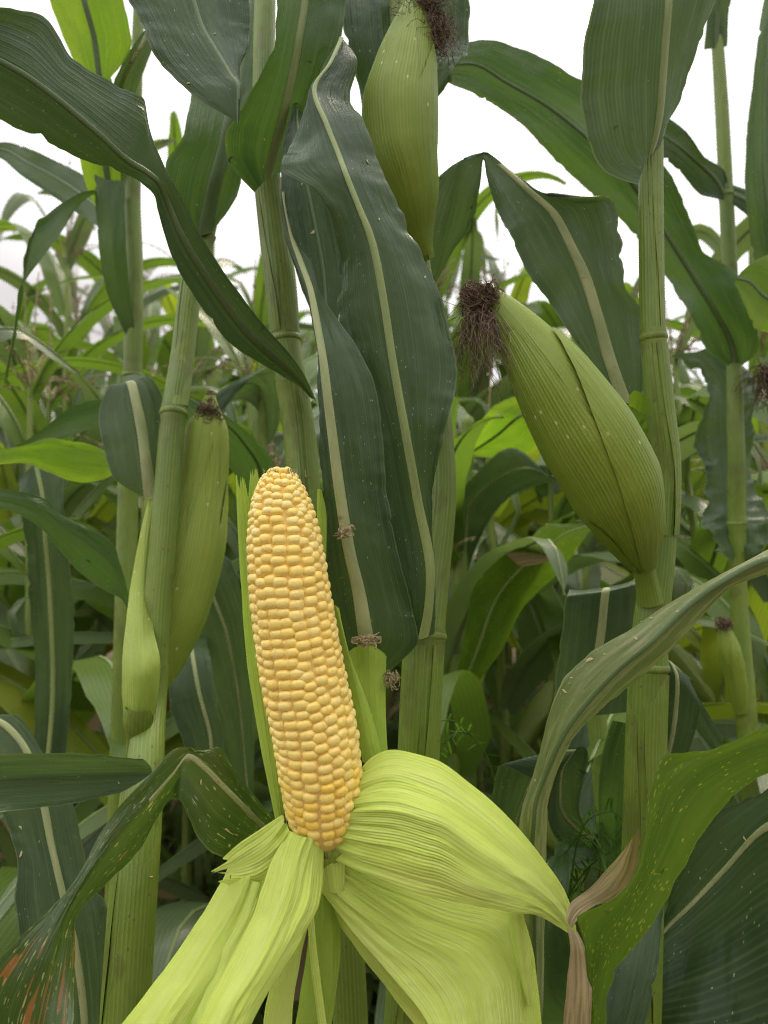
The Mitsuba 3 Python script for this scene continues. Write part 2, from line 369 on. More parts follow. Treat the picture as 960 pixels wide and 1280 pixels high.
def strands(list_of_paths, rad):
    vs, fs, at = [], [], 0
    th = np.array([0, 2.1, 4.2])
    for pth in list_of_paths:
        pth = np.asarray(pth)
        tg = unit(np.gradient(pth, axis=0)); a = unit(np.cross(tg, [0.3, 0.9, 0.2])); b = np.cross(tg, a)
        rr = rad * np.linspace(1, 0.6, len(pth))
        V = pth[:, None] + rr[:, None, None] * (np.cos(th)[None, :, None] * a[:, None] + np.sin(th)[None, :, None] * b[:, None])
        m = len(pth); i = np.arange(m * 3).reshape(m, 3)
        f = np.stack([i[:-1], np.roll(i[:-1], -1, 1), np.roll(i[1:], -1, 1), i[1:]], -1).reshape(-1, 4)
        vs.append(V.reshape(-1, 3)); fs.append(f + at); at += m * 3
    return np.vstack(vs), np.vstack(fs)


def ear_body(parent, axis, husks, bsdf='green_husk', name='ear', label=None, seed=3, flat=0.9):
    """axis (px, py, half width px, d) from the base to the tip; husks: (angle, half angle at base, s0, s1, lift) partial shells round it."""
    w = np.array([P(a[0], a[1], a[3]) for a in axis]); r = np.array([a[2] * a[3] / FPX for a in axis])
    s = np.r_[0, np.cumsum(np.linalg.norm(np.diff(w, axis=0), axis=1))]
    x = np.linspace(0, s[-1], 60)
    ci, ri = PchipInterpolator(s, w), PchipInterpolator(s, r)
    def frame(x):
        c = ci(x); tg = unit(np.gradient(c, axis=0)); a = unit(np.cross(tg, FW)); a = -a if a[len(a) // 2] @ RT < 0 else a
        return c, a, -FW - (tg @ -FW)[:, None] * tg
    c, a, b = frame(x); b = unit(b)
    th = np.linspace(0, 2 * np.pi, 65)
    def surf(x, th, lift):
        c, a, b = frame(x); b = unit(b); rr = ri(x)
        lift = lift * (1 + 0.5 * np.cos(np.linspace(0, 9, len(x)))[:, None] * 0.3) if lift else 0.0
        h = lift + 0.0008 * (nz(th * 2.2, x[:, None] * 24, seed, seed=seed) - 0.5) + 0.00014 * np.cos(th * 30 + 3 * nz(th * 2, x[:, None] * 12, 2, seed=seed))
        R_ = np.maximum(rr[:, None] + h, 0.0006)
        return c[:, None] + (R_ * np.sin(th))[..., None] * a[:, None] + (R_ * np.cos(th) * flat)[..., None] * b[:, None]
    V = surf(x, np.broadcast_to(th[None], (60, 65)), 0.0)
    uv = np.stack(np.broadcast_arrays(th[None] * r.max(), x[:, None]), -1).reshape(-1, 2)
    key = part(parent, name, (V.reshape(-1, 3), grid_faces(60, 65)), bsdf, label, uv=uv)
    for (ang, half, s0, s1, lift) in husks:
        xs = np.linspace(s0, s1, 50) * s[-1]
        q = np.linspace(0, 1, 50)
        hw = half * (1 - q ** 2.2) ** 0.75 + 0.01
        tt = ang + 0.12 * q[:, None] + hw[:, None] * np.linspace(-1, 1, 33)[None]
        V = surf(xs, tt, lift)
        uv = np.stack(np.broadcast_arrays(tt * r.max(), xs[:, None]), -1).reshape(-1, 2)
        part(key, 'husk_leaf', (V.reshape(-1, 3), grid_faces(50, 33)), bsdf, uv=uv)
    return key


rng = np.random.default_rng(11)


def silk(parent, centre, spread, droop, n, length, rad=0.00022, label=None, seed=5, tuft=0.5, bsdf='dry_fibre', hold=0.0, curl=0.38):
    """A tangle of strands that start round centre, droop along droop and are held to the clump by hold."""
    g = np.random.default_rng(seed); paths = []
    spread = np.broadcast_to(np.asarray(spread, float), 3)
    for k in range(n):
        a = g.random() * 2 * np.pi; q = np.sqrt(g.random())
        p = centre + spread * q * np.array([math.cos(a), 0.7 * math.sin(a), 0.35 * g.normal()])
        L = length * (0.35 + 0.65 * g.random())
        d = unit(np.array([g.normal() * 0.5, g.normal() * 0.4, tuft + 0.4 * g.normal()]))
        pts = [p]
        for j in range(11):
            d = unit(d + 0.42 * np.array(droop) + curl * g.normal(size=3) - hold * (pts[-1] - centre) / np.maximum(spread, 1e-4))
            pts.append(pts[-1] + d * L / 11)
        paths.append(pts)
    return part(parent, 'silk', strands(paths, rad), bsdf, label, kind='stuff', smooth=False)


# ------------------------------------------------------------------ ground
gx = np.linspace(-60, 60, 161); X, Y = np.meshgrid(np.sign(gx) * np.abs(gx / 60) ** 2 * 60, np.sign(gx) * np.abs(gx / 60) ** 2 * 60)
Z = 0.05 * (nz(X * 3, Y * 3, 0, seed=8) - 0.5) * (np.hypot(X, Y) < 12) - 0.02
scene['ground'] = mikit.ply((np.stack([X, Y, Z], -1).reshape(-1, 3), grid_faces(161, 161)), 'soil', smooth=True)
labels['ground'] = {'label': 'dark bare soil between the corn rows', 'category': 'ground', 'kind': 'structure'}

# ------------------------------------------------------------------ plant A: the main stalk, its leaves and the peeled ear
A = thing('corn_plant', 'corn plant in front with a peeled yellow ear and pale husks pulled down', 'corn plant')
stalk(A, [(498, -40, 11, .60), (505, 150, 13, .575), (520, 300, 14, .56), (543, 460, 16, .535), (552, 600, 19, .51), (540, 720, 23, .495), (530, 800, 26, .485), (525, 900, 26, .48), (518, 1080, 27, .48), (508, 1280, 28, .48)], (795,))
leaf(A, [(516, 800, 529, 797, 543, 792, .457, .012, .012), (498, 725, 538, 722, 546, 724, .45, .0, .012), (480, 620, 521, 620, 541, 625, .445, .01, .0), (465, 530, 505, 530, 556, 533, .44, .012, .0),
         (438, 445, 490, 445, 573, 460, .44, .015, .0), (421, 385, 479, 372, 557, 375, .44, .015, .01), (424, 330, 465, 302, 526, 306, .44, .01, .015), (411, 265, 447, 255, 498, 268, .44, .0, .02),
         (392, 238, 434, 222, 484, 238, .44, -.005, .02), (352, 212, 424, 195, 469, 210, .445, -.015, .02), (366, 180, 409, 157, 450, 155, .45, .0, .02), (387, 120, 393, 112, 440, 118, .46, .0, .02),
         (401, 92, 413, 78, 446, 84, .475, .01, .02), (424, 50, 427, 47, 431, 52, .49, .01, .01)], 'leaf_dark', rib='rib_green', ribw=(7, 3), seed=3, nv=120, nu=41, ripple=0.005)
leaf(A, [(440, 824, 462, 813, 484, 843, .447, .01, .015), (428, 802, 457, 792, 524, 800, .435, .012, .02), (414, 742, 449, 742, 515, 757, .43, .008, .018), (405, 680, 437, 690, 500, 703, .425, .006, .014),
         (402, 600, 424, 610, 484, 612, .422, .005, .01), (399, 530, 415, 540, 478, 545, .42, .005, .01), (397, 487, 409, 492, 470, 490, .42, .006, .01), (397, 450, 404, 450, 447, 437, .423, .006, .01),
         (390, 405, 397, 408, 423, 400, .43, .006, .008), (381, 365, 388, 362, 399, 364, .44, .004, .004), (367, 330, 375, 325, 388, 325, .45), (355, 290, 362, 287, 369, 303, .46), (351, 240, 354, 240, 357, 240, .47)],
     'leaf_dark', rib='rib_pale', ribw=(10, 2), seed=5, nv=110, nu=41, ripple=0.004)
leaf(A, [(396, 410, 408, 412, 420, 405, .50), (372, 350, 405, 345, 428, 340, .51), (356, 290, 395, 285, 424, 290, .515), (352, 240, 385, 236, 412, 240, .52), (352, 200, 375, 190, 396, 200, .53), (365, 130, 372, 130, 380, 130, .55)],
     'leaf_dark', seed=7, ribw=(3, 2), depth=(-.01, .01))
leaf(A, [(456, 175, 505, 180, 549, 108, .60), (450, 120, 510, 100, 572, 80, .60, .01, .0), (430, 50, 508, 45, 585, 66, .61), (426, -20, 503, -30, 587, -20, .62), (440, -200, 500, -210, 575, -200, .66), (480, -400, 500, -410, 520, -400, .75)],
     'leaf_dark', seed=9, depth=(-.01, .0))
sheath(A, [(530, 803, 26, .485), (525, 900, 26, .48), (518, 1080, 27, .48), (508, 1280, 28, .48)], .45, -.2)
# sheath under the second leaf
loft(A, [[(434, 816, .445), (458, 806, .437), (483, 820, .447)], [(440, 860, .445), (460, 860, .438), (482, 862, .447)], [(446, 905, .445), (464, 905, .44), (483, 900, .447)], [(458, 950, .445), (470, 955, .442), (486, 950, .447)]],
     'lime_husk', name='leaf_sheath', label='yellowish sheath with a dry brown rim', seed=4, nv=40, nu=30, wave=.0006)
silk(A, P(431, 664, .414), (.0035, .0015, .006), (0, 0, -.1), 45, .010, seed=81, tuft=-.2, rad=.0004, hold=.3, bsdf='tassel')
silk(A, P(458, 799, .425), (.008, .002, .003), (0, -.1, -.2), 70, .011, seed=82, tuft=0, rad=.0005, hold=.3, bsdf='tassel')
silk(A, P(489, 842, .445), (.004, .003, .004), (0, 0, -.6), 40, .014, seed=83, tuft=-.4, rad=.0004, hold=.2, bsdf='tassel')
# ear at the top
top_ear = ear_body(A, [(536, 325, 5, .545), (524, 295, 16, .54), (514, 240, 34, .53), (501, 185, 45, .525), (499, 140, 47, .525), (506, 90, 40, .527), (514, 45, 29, .53), (519, 12, 17, .532), (522, -5, 8, .535)],
                   [(-0.35, 1.0, 0.02, 0.93, 0.0016), (0.9, 0.9, 0.0, 0.78, 0.001)], label='closed light green ear at the top of the stem', seed=6)
silk(top_ear, P(528, 4, .527), (.010, .008, .006), (0.2, -0.05, -0.3), 200, .04, seed=4, tuft=.1, hold=.3, curl=.55, rad=.00026)
silk(top_ear, P(546, 22, .527), (.006, .006, .010), (0.02, -0.02, -0.75), 260, .05, seed=14, tuft=-.5, hold=.12, curl=.5, rad=.00026)
silk(top_ear, P(505, 15, .518), .006, (-0.3, -0.4, -0.2), 14, .02, seed=24, tuft=.2)

# ------------------------------------------------------------------ the peeled ear
E0, E1 = [(407, 1046, 30, .412), (404, 1020, 46, .408), (402, 985, 51, .405), (396, 930, 53.5, .402), (380, 850, 53.5, .40), (368, 780, 52, .40), (359, 710, 49, .40), (354, 660, 44, .401), (351, 625, 35, .402), (350, 603, 24, .403), (350, 591, 12, .404), (349, 585, 3, .405)], None
aw = np.array([P(a[0], a[1], a[3]) for a in E0]); ar = np.array([a[2] * a[3] / FPX for a in E0])
asn = np.r_[0, np.cumsum(np.linalg.norm(np.diff(aw, axis=0), axis=1))]
ac, arr = PchipInterpolator(asn, aw), PchipInterpolator(asn, ar)
xs = np.linspace(0, asn[-1], 50)
V, F, uv = tube(ac(xs), np.maximum(arr(xs) - 0.0022 + 0.0008 * smooth01((xs / asn[-1] - .85) / .1), 0.0008), 32, nv=50)
cob = part(A, 'ear', (V, F), 'cob_core', 'peeled ear with rows of yellow kernels', uv=None)


def kernel_mesh(p=2.7, q=1.0):
    m = trimesh.creation.icosphere(subdivisions=2)
    v = m.vertices.copy()
    k = (np.abs(v[:, 0]) ** p + np.abs(v[:, 1]) ** p + np.abs(v[:, 2]) ** 3.0) ** (-1 / p)
    v = v * k[:, None]
    v[:, :2] *= (0.82 + 0.18 * np.clip((v[:, 2:] + 1) / 1.2, 0, 1))      # narrower towards the cob
    return v, m.faces


kv = [kernel_mesh(2.4), kernel_mesh(2.3), kernel_mesh(2.7)]
COLS = 18
kern = []
for c in range(COLS):
    g = np.random.default_rng(100 + c)
    x = 0.003 + g.random() * 0.005
    while x < asn[-1] - 0.0035:
        q = x / asn[-1]
        r = float(arr(x))
        h = 0.0052 * (1 + 0.06 * g.normal())
        if q > 0.78: h *= 1 - 0.5 * (q - 0.78) / 0.22
        skip = 1 if q < 0.965 else 2
        if c % skip == 0:
            ang = 2 * np.pi * (c + 0.5) / COLS + 0.10 + 0.22 * (q - .5) + 0.035 * g.normal() + 0.05 * math.sin(q * 9 + c)
            wdt = 2 * np.pi * r / COLS * skip
            if q > 0.8: ang += 0.07 * g.normal()
            kern.append((x + h / 2, ang, min(wdt * 1.12, 0.0092, 1.75 * h), h * 1.13, r, q, g.random(), g.normal(), g.random()))
        x += h
entries = []
for (x, ang, wdt, h, r, q, rnd, nrm, r2) in kern:
    c0, c1 = ac(max(x - .002, 0)), ac(min(x + .002, asn[-1]))
    tg = unit(c1 - c0); a = unit(np.cross(tg, FW)); a = a if a @ RT > 0 else -a
    b = unit(-FW - (tg @ -FW) * tg)
    n0 = math.sin(ang) * a + math.cos(ang) * b
    slope = float((arr(min(x + .003, asn[-1])) - arr(max(x - .003, 0))) / .006)
    n = unit(n0 - np.clip(slope, -1.5, 0.8) * tg); up = unit(tg - (tg @ n) * n); side = np.cross(up, n)
    hgt = 0.0044 - 0.0022 * smooth01((q - .8) / .17)
    pos = ac(x) + n0 * (r - hgt * 0.98 + 0.0002 * nrm)
    tilt = 0.06 * (rnd - .5)
    B = np.eye(4); B[:3, 0] = (side + tilt * up) * wdt / 2 * .985; B[:3, 1] = (up - tilt * side) * h / 2 * 1.02; B[:3, 2] = n * hgt; B[:3, 3] = pos
    facing = float(n0 @ unit(CAM - pos))
    mid = 1 if q < .12 else 0
    tone = int(np.clip(round(3.0 - 3 + rnd * 2.0 + (1.6 if q > .5 else 0) * r2 + (2.0 if q > .72 else 0) * r2), 0, 5))
    if tone == 3: tone = 1
    if q < .2 and rnd > .3: tone = 3 if rnd > .6 else 1
    entries.append((facing * wdt * h, facing, B, tone, int(r2 * 3) % 3, q))
entries.sort(key=lambda e: -e[0])
rest = []
kply = {}
for i, (area, facing, B, tone, var, q) in enumerate(entries):
    if i < 300:
        kk = (var, tone)
        if kk not in kply: kply[kk] = mikit.ply(kv[var], f'kernel_tone_{tone}', smooth=True)
        key = key_for(f'{cob}__kernel')
        scene[key] = {**kply[kk], 'to_world': T(B)}
    else:
        rest.append((kv[var][0] @ B[:3, :3].T + B[:3, 3], kv[var][1]))
at = 0; vs, fs = [], []
for v, f in rest:
    vs.append(v); fs.append(f + at); at += len(v)
part(cob, 'small_kernel', (np.vstack(vs), np.vstack(fs)), 'kernel_tone_4', 'small pale kernels at the tip and sides', kind='stuff')
silk(cob, P(343, 588, .404), .003, (0.25, 0.0, 0.1), 12, .016, seed=44, tuft=1.0, rad=.00016)
tipfib = []
g = np.random.default_rng(8)
for k in range(46):
    p = P(350 + g.normal() * 10, 590 + abs(g.normal()) * 7, .398)
    tipfib.append([p + np.array([0, 0, .0028]) * j * .35 + g.normal(size=3) * .0005 for j in range(4)])
part(cob, 'dried_silk', strands(tipfib, .0003), 'tassel', kind='stuff', smooth=False)

thr = []
g = np.random.default_rng(31)
for k in range(46):
    a0 = g.uniform(-1.5, 1.5); x0 = g.uniform(.01, asn[-1] * .8); x1 = min(x0 + g.uniform(.012, .05), asn[-1] - .01)
    pts = []
    a0 += 0.0
    for x in np.linspace(x0, x1, 14):
        a0 += g.normal() * .022
        tg = unit(ac(x + .002) - ac(x - .002)); a = unit(np.cross(tg, FW)); a = a if a @ RT > 0 else -a
        b = unit(-FW - (tg @ -FW) * tg)
        pts.append(ac(x) + (math.sin(a0) * a + math.cos(a0) * b) * (float(arr(x)) + .00015))
    thr.append(pts)
part(cob, 'silk_thread', strands(thr, .00011), 'silk_thread', kind='stuff', smooth=False)

V, F, uv = tube([P(405, 1040, .412), P(412, 1075, .43), P(450, 1120, .462), P(515, 1120, .482)], [.016, .014, .0105, .0105], 20, nv=30)
part(cob, 'shank', (V, F), 'light_husk', uv=uv)
# husks pulled down
d0 = .40


def R3(*r, d, bulge=.012, tilt=0.0):
    """rows with k points; the middle ones stand nearer by bulge."""
    out = []
    for i, row in enumerate(r):
        k = len(row); dd = d[i] if isinstance(d, (list, tuple)) else d
        bb = bulge[i] if isinstance(bulge, (list, tuple)) else bulge
        out.append([(x, y, dd - bb * math.sin(math.pi * j / (k - 1)) - (tilt[i] if isinstance(tilt, (list, tuple)) else tilt) * j / (k - 1)) for j, (x, y) in enumerate(row)])
    return out


loft(cob, R3([(432, 1003), (425, 1018), (417, 1034), (410, 1048), (405, 1060)], [(452, 957), (450, 985), (445, 1015), (437, 1045), (428, 1080)], [(490, 937), (492, 975), (490, 1015), (485, 1055), (477, 1101)],
             [(540, 948), (543, 990), (543, 1030), (540, 1070), (535, 1120)], [(590, 981), (592, 1020), (592, 1060), (590, 1095), (585, 1130)], [(640, 1028), (640, 1060), (638, 1090), (636, 1115), (632, 1138)],
             [(680, 1077), (680, 1100), (678, 1118), (675, 1132), (670, 1143)], [(709, 1124), (707, 1135), (704, 1146), (701, 1152), (697, 1156)], [(720, 1166), (719.5, 1167), (719, 1168), (718.5, 1169), (718, 1170)],
             d=[.412, .412, .412, .41, .41, .41, .412, .415, .418], bulge=[.008, .016, .018, .018, .016, .012, .008, .003, 0], tilt=[0, .008, .02, .028, .03, .026, .018, .006, 0]),
     'pale_husk', seed=21, nv=170, nu=140, pleat=.00026, wave=.0011, gather=.0045, wl=.0034)
loft(cob, R3([(424, 1070), (414, 1080), (406, 1090), (399, 1102)], [(490, 1098), (465, 1112), (440, 1125), (416, 1132)], [(570, 1120), (535, 1150), (500, 1168), (452, 1176)], [(648, 1138), (604, 1180), (560, 1205), (494, 1224)],
             [(668, 1200), (635, 1235), (590, 1252), (530, 1270)], [(676, 1290), (640, 1310), (600, 1325), (560, 1330)], d=[.418, .425, .43, .43, .425, .415], bulge=[.006, .012, .014, .014, .012, .008], tilt=[0, .014, .026, .034, .036, .036]),
     'pale_husk', seed=23, nv=140, nu=130, pleat=.00028, wave=.0013, gather=.0035, wl=.0036)
loft(cob, R3([(408, 1085), (402, 1095), (397, 1105)], [(440, 1130), (425, 1140), (412, 1136)], [(500, 1190), (470, 1200), (447, 1183)], [(560, 1245), (520, 1260), (485, 1232)], [(610, 1300), (580, 1320), (545, 1310)], d=.428, bulge=.008),
     'pale_husk', seed=25, nv=70, nu=40)
loft(cob, R3([(636, 1120), (645, 1125), (652, 1132)], [(640, 1170), (650, 1175), (660, 1172)], [(648, 1215), (656, 1222), (664, 1215)], [(658, 1256), (661, 1258), (664, 1256)], d=.412, bulge=.006), 'pale_husk', seed=26, nv=40, nu=24)
loft(cob, R3([(360, 1040), (382, 1047), (402, 1050)], [(344, 1066), (371, 1076), (400, 1092)], [(333, 1096), (362, 1112), (397, 1124)], [(316, 1146), (345, 1160), (378, 1162)], [(295, 1190), (325, 1202), (353, 1206)],
             [(262, 1256), (290, 1262), (318, 1264)], [(232, 1330), (260, 1335), (290, 1335)], d=[.40, .394, .386, .376, .366, .352, .34], bulge=.012), 'pale_husk', seed=27, nv=110, nu=60, pleat=.0005, wave=.0022, gather=.003, wl=.0065)
loft(cob, R3([(352, 1018), (360, 1030), (370, 1044)], [(326, 1038), (338, 1060), (348, 1086)], [(302, 1054), (312, 1078), (324, 1102)], [(281, 1073), (286, 1088), (279, 1104)], d=.403, bulge=.003), 'pale_husk', seed=29, nv=60, nu=44,
     gather=.003, ragged=.02, wave=.003)
loft(cob, R3([(290, 1078), (312, 1086), (338, 1082)], [(270, 1120), (297, 1130), (328, 1130)], [(238, 1166), (270, 1176), (308, 1180)], [(204, 1212), (240, 1226), (288, 1230)], [(168, 1258), (205, 1276), (258, 1288)], [(125, 1310), (170, 1335), (230, 1345)],
             d=[.412, .405, .395, .382, .37, .36], bulge=.012), 'pale_husk', seed=31, nv=90, nu=50, pleat=.0005, wave=.0024, wl=.006)
loft(cob, R3([(316, 1100), (326, 1103), (340, 1098)], [(300, 1140), (312, 1146), (330, 1140)], [(272, 1190), (288, 1198), (312, 1190)], [(246, 1244), (268, 1250), (286, 1240)], [(225, 1310), (245, 1315), (262, 1305)], d=[.404, .397, .387, .374, .362], bulge=.008), 'pale_husk', seed=33, nv=60, nu=36, pleat=.0005, wave=.002, ragged=.01)
loft(cob, R3([(374, 1150), (380, 1152), (387, 1148)], [(345, 1210), (360, 1216), (374, 1204)], [(328, 1300), (345, 1302), (364, 1290)], d=.412, bulge=.005), 'pale_husk', seed=35, nv=50, nu=24)
loft(cob, R3([(394, 1110), (404, 1116), (414, 1122)], [(384, 1190), (404, 1200), (425, 1160)], [(366, 1300), (388, 1305), (412, 1290)], d=.428, bulge=.01), 'lime_husk', seed=37, nv=60, nu=36)
loft(cob, R3([(383, 1135), (387, 1137), (391, 1135)], [(388, 1200), (392, 1202), (397, 1198)], [(402, 1300), (406, 1301), (411, 1300)], d=.406, bulge=.002), 'pale_husk', seed=38, nv=50, nu=12, wave=.0006)
loft(cob, R3([(398, 1046), (410, 1050), (428, 1040)], [(400, 1066), (412, 1070), (432, 1066)], [(402, 1088), (414, 1094), (432, 1092)], [(408, 1112), (418, 1116), (430, 1114)], d=.408, bulge=.004), 'pale_husk', seed=45, nv=40, nu=30, gather=.002, wave=.001)
# husk strips standing behind the cob
loft(cob, R3([(345, 1030), (350, 1030), (358, 1030)], [(320, 905), (330, 905), (345, 905)], [(305, 800), (316, 800), (332, 800)], [(298, 700), (310, 700), (322, 700)], [(295, 640), (304, 640), (314, 640)], [(294, 603), (301, 603), (308, 606)], d=.42, bulge=.004),
     'lime_husk', seed=39, nv=80, nu=24, ragged=.01, wave=.0008)
loft(cob, R3([(318, 720), (324, 720), (332, 720)], [(310, 640), (317, 640), (326, 640)], [(313, 590), (318, 588), (323, 596)], d=.424, bulge=.003), 'lime_husk', seed=40, nv=40, nu=16, ragged=.008, wave=.0008)
loft(cob, R3([(452, 952), (464, 955), (480, 950)], [(440, 875), (449, 880), (461, 880)], [(428, 812), (434, 816), (441, 828)], [(417, 755), (420, 757), (424, 760)], d=.424, bulge=.004), 'lime_husk', seed=41, nv=60, nu=24, wave=.0008)
loft(cob, R3([(398, 720), (403, 720), (408, 720)], [(396, 650), (402, 650), (409, 652)], [(397, 612), (399, 611), (402, 614)], d=.428, bulge=.003), 'lime_husk', seed=42, nv=40, nu=14, wave=.0006)

# ------------------------------------------------------------------ plant B: thin stalk behind the cob
Bp = thing('corn_plant', 'corn plant behind the peeled ear with a broad twisted leaf arching left', 'corn plant')
stalk(Bp, [(338, -260, 9, .63), (333, -60, 12, .605), (331, 20, 14, .595), (330, 90, 14.5, .585), (331, 150, 15.5, .578), (334, 215, 17, .575), (341, 280, 18, .575), (350, 350, 19.5, .57), (357, 425, 18, .57), (364, 470, 19, .565), (374, 540, 20, .565), (380, 610, 20, .56), (398, 800, 21, .56), (425, 1050, 22, .56), (438, 1280, 23, .56)], (425,), label='pale green stem seen above the peeled ear')
sheath(Bp, [(364, 480, 19, .565), (374, 540, 20, .565), (380, 610, 20, .56), (398, 800, 21, .56), (425, 1050, 22, .56)], .45, .1)
sheath(Bp, [(334, 222, 17, .575), (341, 280, 18, .575), (350, 350, 19.5, .57), (356, 418, 18, .57)], -.4, .2)
leaf(Bp, [(319, 240, 335, 222, 351, 216, .555, -.005, .01), (285, 196, 342, 192, 358, 192, .55, -.02, .01), (283, 168, 350, 160, 374, 158, .545, -.03, .01), (300, 138, 357, 130, 390, 122, .54, -.03, .01), (325, 90, 366, 90, 411, 88, .535, -.03, .01), (340, 45, 374, 45, 428, 42, .53, -.03, .01),
          (347, 0, 381, 0, 433, 0, .53, -.03, .01), (345, -150, 395, -150, 455, -150, .53), (390, -420, 400, -430, 410, -420, .6)], 'leaf_green', rib='rib_green', ribw=(8, 4), seed=13, nv=90, nu=33)
leaf(Bp, [(378, 484, 388, 494, 397, 506, .55), (340, 462, 360, 464, 376, 462, .53), (294, 435, 310, 416, 326, 401, .50), (244, 372, 265, 356, 284, 346, .475), (213, 316, 226, 292, 243, 280, .455), (199, 265, 206, 245, 221, 236, .445), (193, 243, 196, 225, 203, 200, .435, .0, .004),
          (176, 230, 182, 214, 187, 158, .425, .0, .006), (147, 220, 165, 204, 180, 124, .415, .005, .012), (92, 197, 122, 166, 142, 108, .395, .006, .012), (40, 170, 70, 122, 92, 82, .38, .008, .012), (0, 147, 22, 88, 48, 24, .37, .01, .01), (-60, 110, -40, 60, -10, 10, .36), (-220, 90, -215, 60, -200, 50, .37)],
     'leaf_dark', ribw=(6, 3), seed=15, nv=130, nu=37, label='long twisted dark leaf reaching to the left edge')
leaf(Bp, [(330, -60, 322, -70, 312, -80, .47), (312, -10, 240, -20, 150, -30, .46, .01, .0), (314, 30, 252, 30, 176, 28, .455, .01, .0), (312, 60, 270, 62, 192, 68, .45, .01, .0), (305, 95, 287, 90, 215, 93, .445, .01, .0), (299, 130, 298, 112, 258, 130, .44), (297, 160, 297, 156, 290, 148, .44)],
     'leaf_dark', ribw=(3, 2), seed=17, nv=70, nu=31)

# ------------------------------------------------------------------ plant C: right stalk with the big closed ear
Cp = thing('corn_plant', 'corn plant at right with a fat closed green ear and dark silk', 'corn plant')
stalk(Cp, [(814, 165, 14, .54), (814, 300, 14.5, .535), (816, 400, 14.5, .53), (817, 422, 15.5, .53), (824, 500, 17, .53), (833, 590, 17, .53), (826, 680, 19, .53), (812, 800, 23, .525), (807, 950, 25, .52), (803, 1100, 26, .52), (798, 1280, 27, .52)], (422, 835), n=28)
sheath(Cp, [(811, 842, 24, .525), (807, 950, 25, .52), (803, 1100, 26, .52), (798, 1280, 27, .52)], -.5, .3)
sheath(Cp, [(814, 178, 14, .54), (814, 300, 14.5, .535), (816, 414, 14.5, .53)], -.35, .3)
sheath(Cp, [(818, 432, 15.5, .53), (824, 500, 17, .53), (833, 590, 17, .53), (828, 670, 19, .53)], -.2, .35)
leaf(Cp, [(797, 231, 814, 190, 829, 186, .525, -.006, .012), (757, 213, 821, 165, 834, 166, .52, -.015, .015), (735, 170, 826, 130, 846, 130, .515, -.02, .015), (727, 120, 829, 90, 862, 86, .51, -.02, .015), (730, 70, 832, 50, 880, 43, .505, -.02, .015), (740, 10, 836, 0, 899, -4, .50, -.02, .015), (755, -100, 850, -110, 930, -110, .50), (890, -340, 900, -350, 910, -345, .55)],
     'leaf_grey', rib='rib_green', ribw=(7, 4), seed=19, nv=80, nu=33)
leaf(Cp, [(771, 503, 782, 505, 801, 508, .555), (735, 452, 762, 450, 806, 442, .555), (707, 412, 746, 392, 803, 392, .555, -.005, .005), (690, 383, 731, 345, 780, 352, .555), (664, 348, 715, 310, 779, 305, .555, -.01, .01), (638, 295, 692, 267, 768, 250, .555, -.01, .01), (618, 255, 658, 236, 705, 249, .555),
          (608, 218, 626, 207, 648, 219, .56), (604, 200, 604, 190, 611, 193, .565), (600, 235, 583, 203, 586, 194, .58, -.01, .0), (592, 275, 563, 265, 550, 220, .60), (566, 312, 549, 322, 530, 300, .62), (548, 348, 540, 358, 528, 350, .63)],
     'leaf_grey', rib='rib_pale', ribw=(9, 2), seed=21, nv=120, nu=33, ribcut=.62, label='grey-green leaf folded to a peak with a cream midrib')
c_ear = ear_body(Cp, [(806, 712, 7, .515), (798, 690, 22, .505), (786, 650, 42, .49), (763, 600, 57, .478), (737, 555, 58, .47), (708, 508, 53, .466), (681, 464, 45, .464), (655, 425, 34, .465), (632, 394, 23, .467), (614, 374, 15, .47), (604, 364, 10, .47)],
                 [(0.75, 1.15, 0.0, 0.80, 0.0024), (-0.75, 0.95, 0.0, 0.97, 0.0012), (1.55, 0.8, 0.0, 0.66, 0.0022), (-1.3, .5, 0, .3, .002)], label='fat closed green ear slanting up left', seed=16)
V, F, uv = tube([P(800, 690, .508), P(806, 716, .515), P(813, 752, .522)], [.0085, .0075, .0095], 20, nv=20)
part(c_ear, 'shank', (V, F), 'stalk', uv=uv)
silk(c_ear, P(600, 372, .464), (.012, .011, .013), (-0.03, -0.05, -0.22), 430, .036, seed=61, tuft=.05, label='tangle of dark brown silk at the tip of the green ear', rad=.0003, hold=.55, curl=.42)
silk(c_ear, P(598, 392, .46), (.011, .008, .004), (0.03, -0.02, -0.75), 200, .062, seed=62, tuft=-.6, rad=.00021, curl=.36)
leaf(Cp, [(788, 505, 800, 515, 812, 520, .515), (786, 495, 802, 500, 812, 500, .512), (792, 488, 800, 490, 808, 496, .51)], 'leaf_bright', rib=None, seed=3, nv=20, nu=9, name='ligule')
# blunt leaf with the flat folded top, and the leaves round the lower stalk
leaf(Cp, [(690, 900, 735, 895, 790, 890, .60), (695, 850, 744, 840, 797, 835, .595), (703, 790, 752, 785, 799, 775, .59), (708, 746, 757, 740, 797, 730, .585), (712, 740, 758, 734, 796, 724, .60), (715, 770, 758, 765, 795, 750, .625), (718, 830, 758, 830, 792, 820, .64)], 'leaf_grey', rib='rib_pale', ribw=(6, 5), seed=23, ribcut=.55, label='blunt grey leaf folded flat across its top')
leaf(Cp, [(818, 960, 830, 960, 850, 965, .535), (824, 880, 845, 885, 872, 905, .525), (824, 835, 846, 845, 876, 880, .52), (828, 822, 838, 828, 862, 848, .525), (848, 835, 852, 842, 868, 852, .55), (872, 870, 868, 885, 862, 890, .57), (905, 925, 895, 935, 880, 925, .58)], 'leaf_dark', rib='rib_pale', ribw=(3, 5), seed=25, nv=60, ribcut=.7)
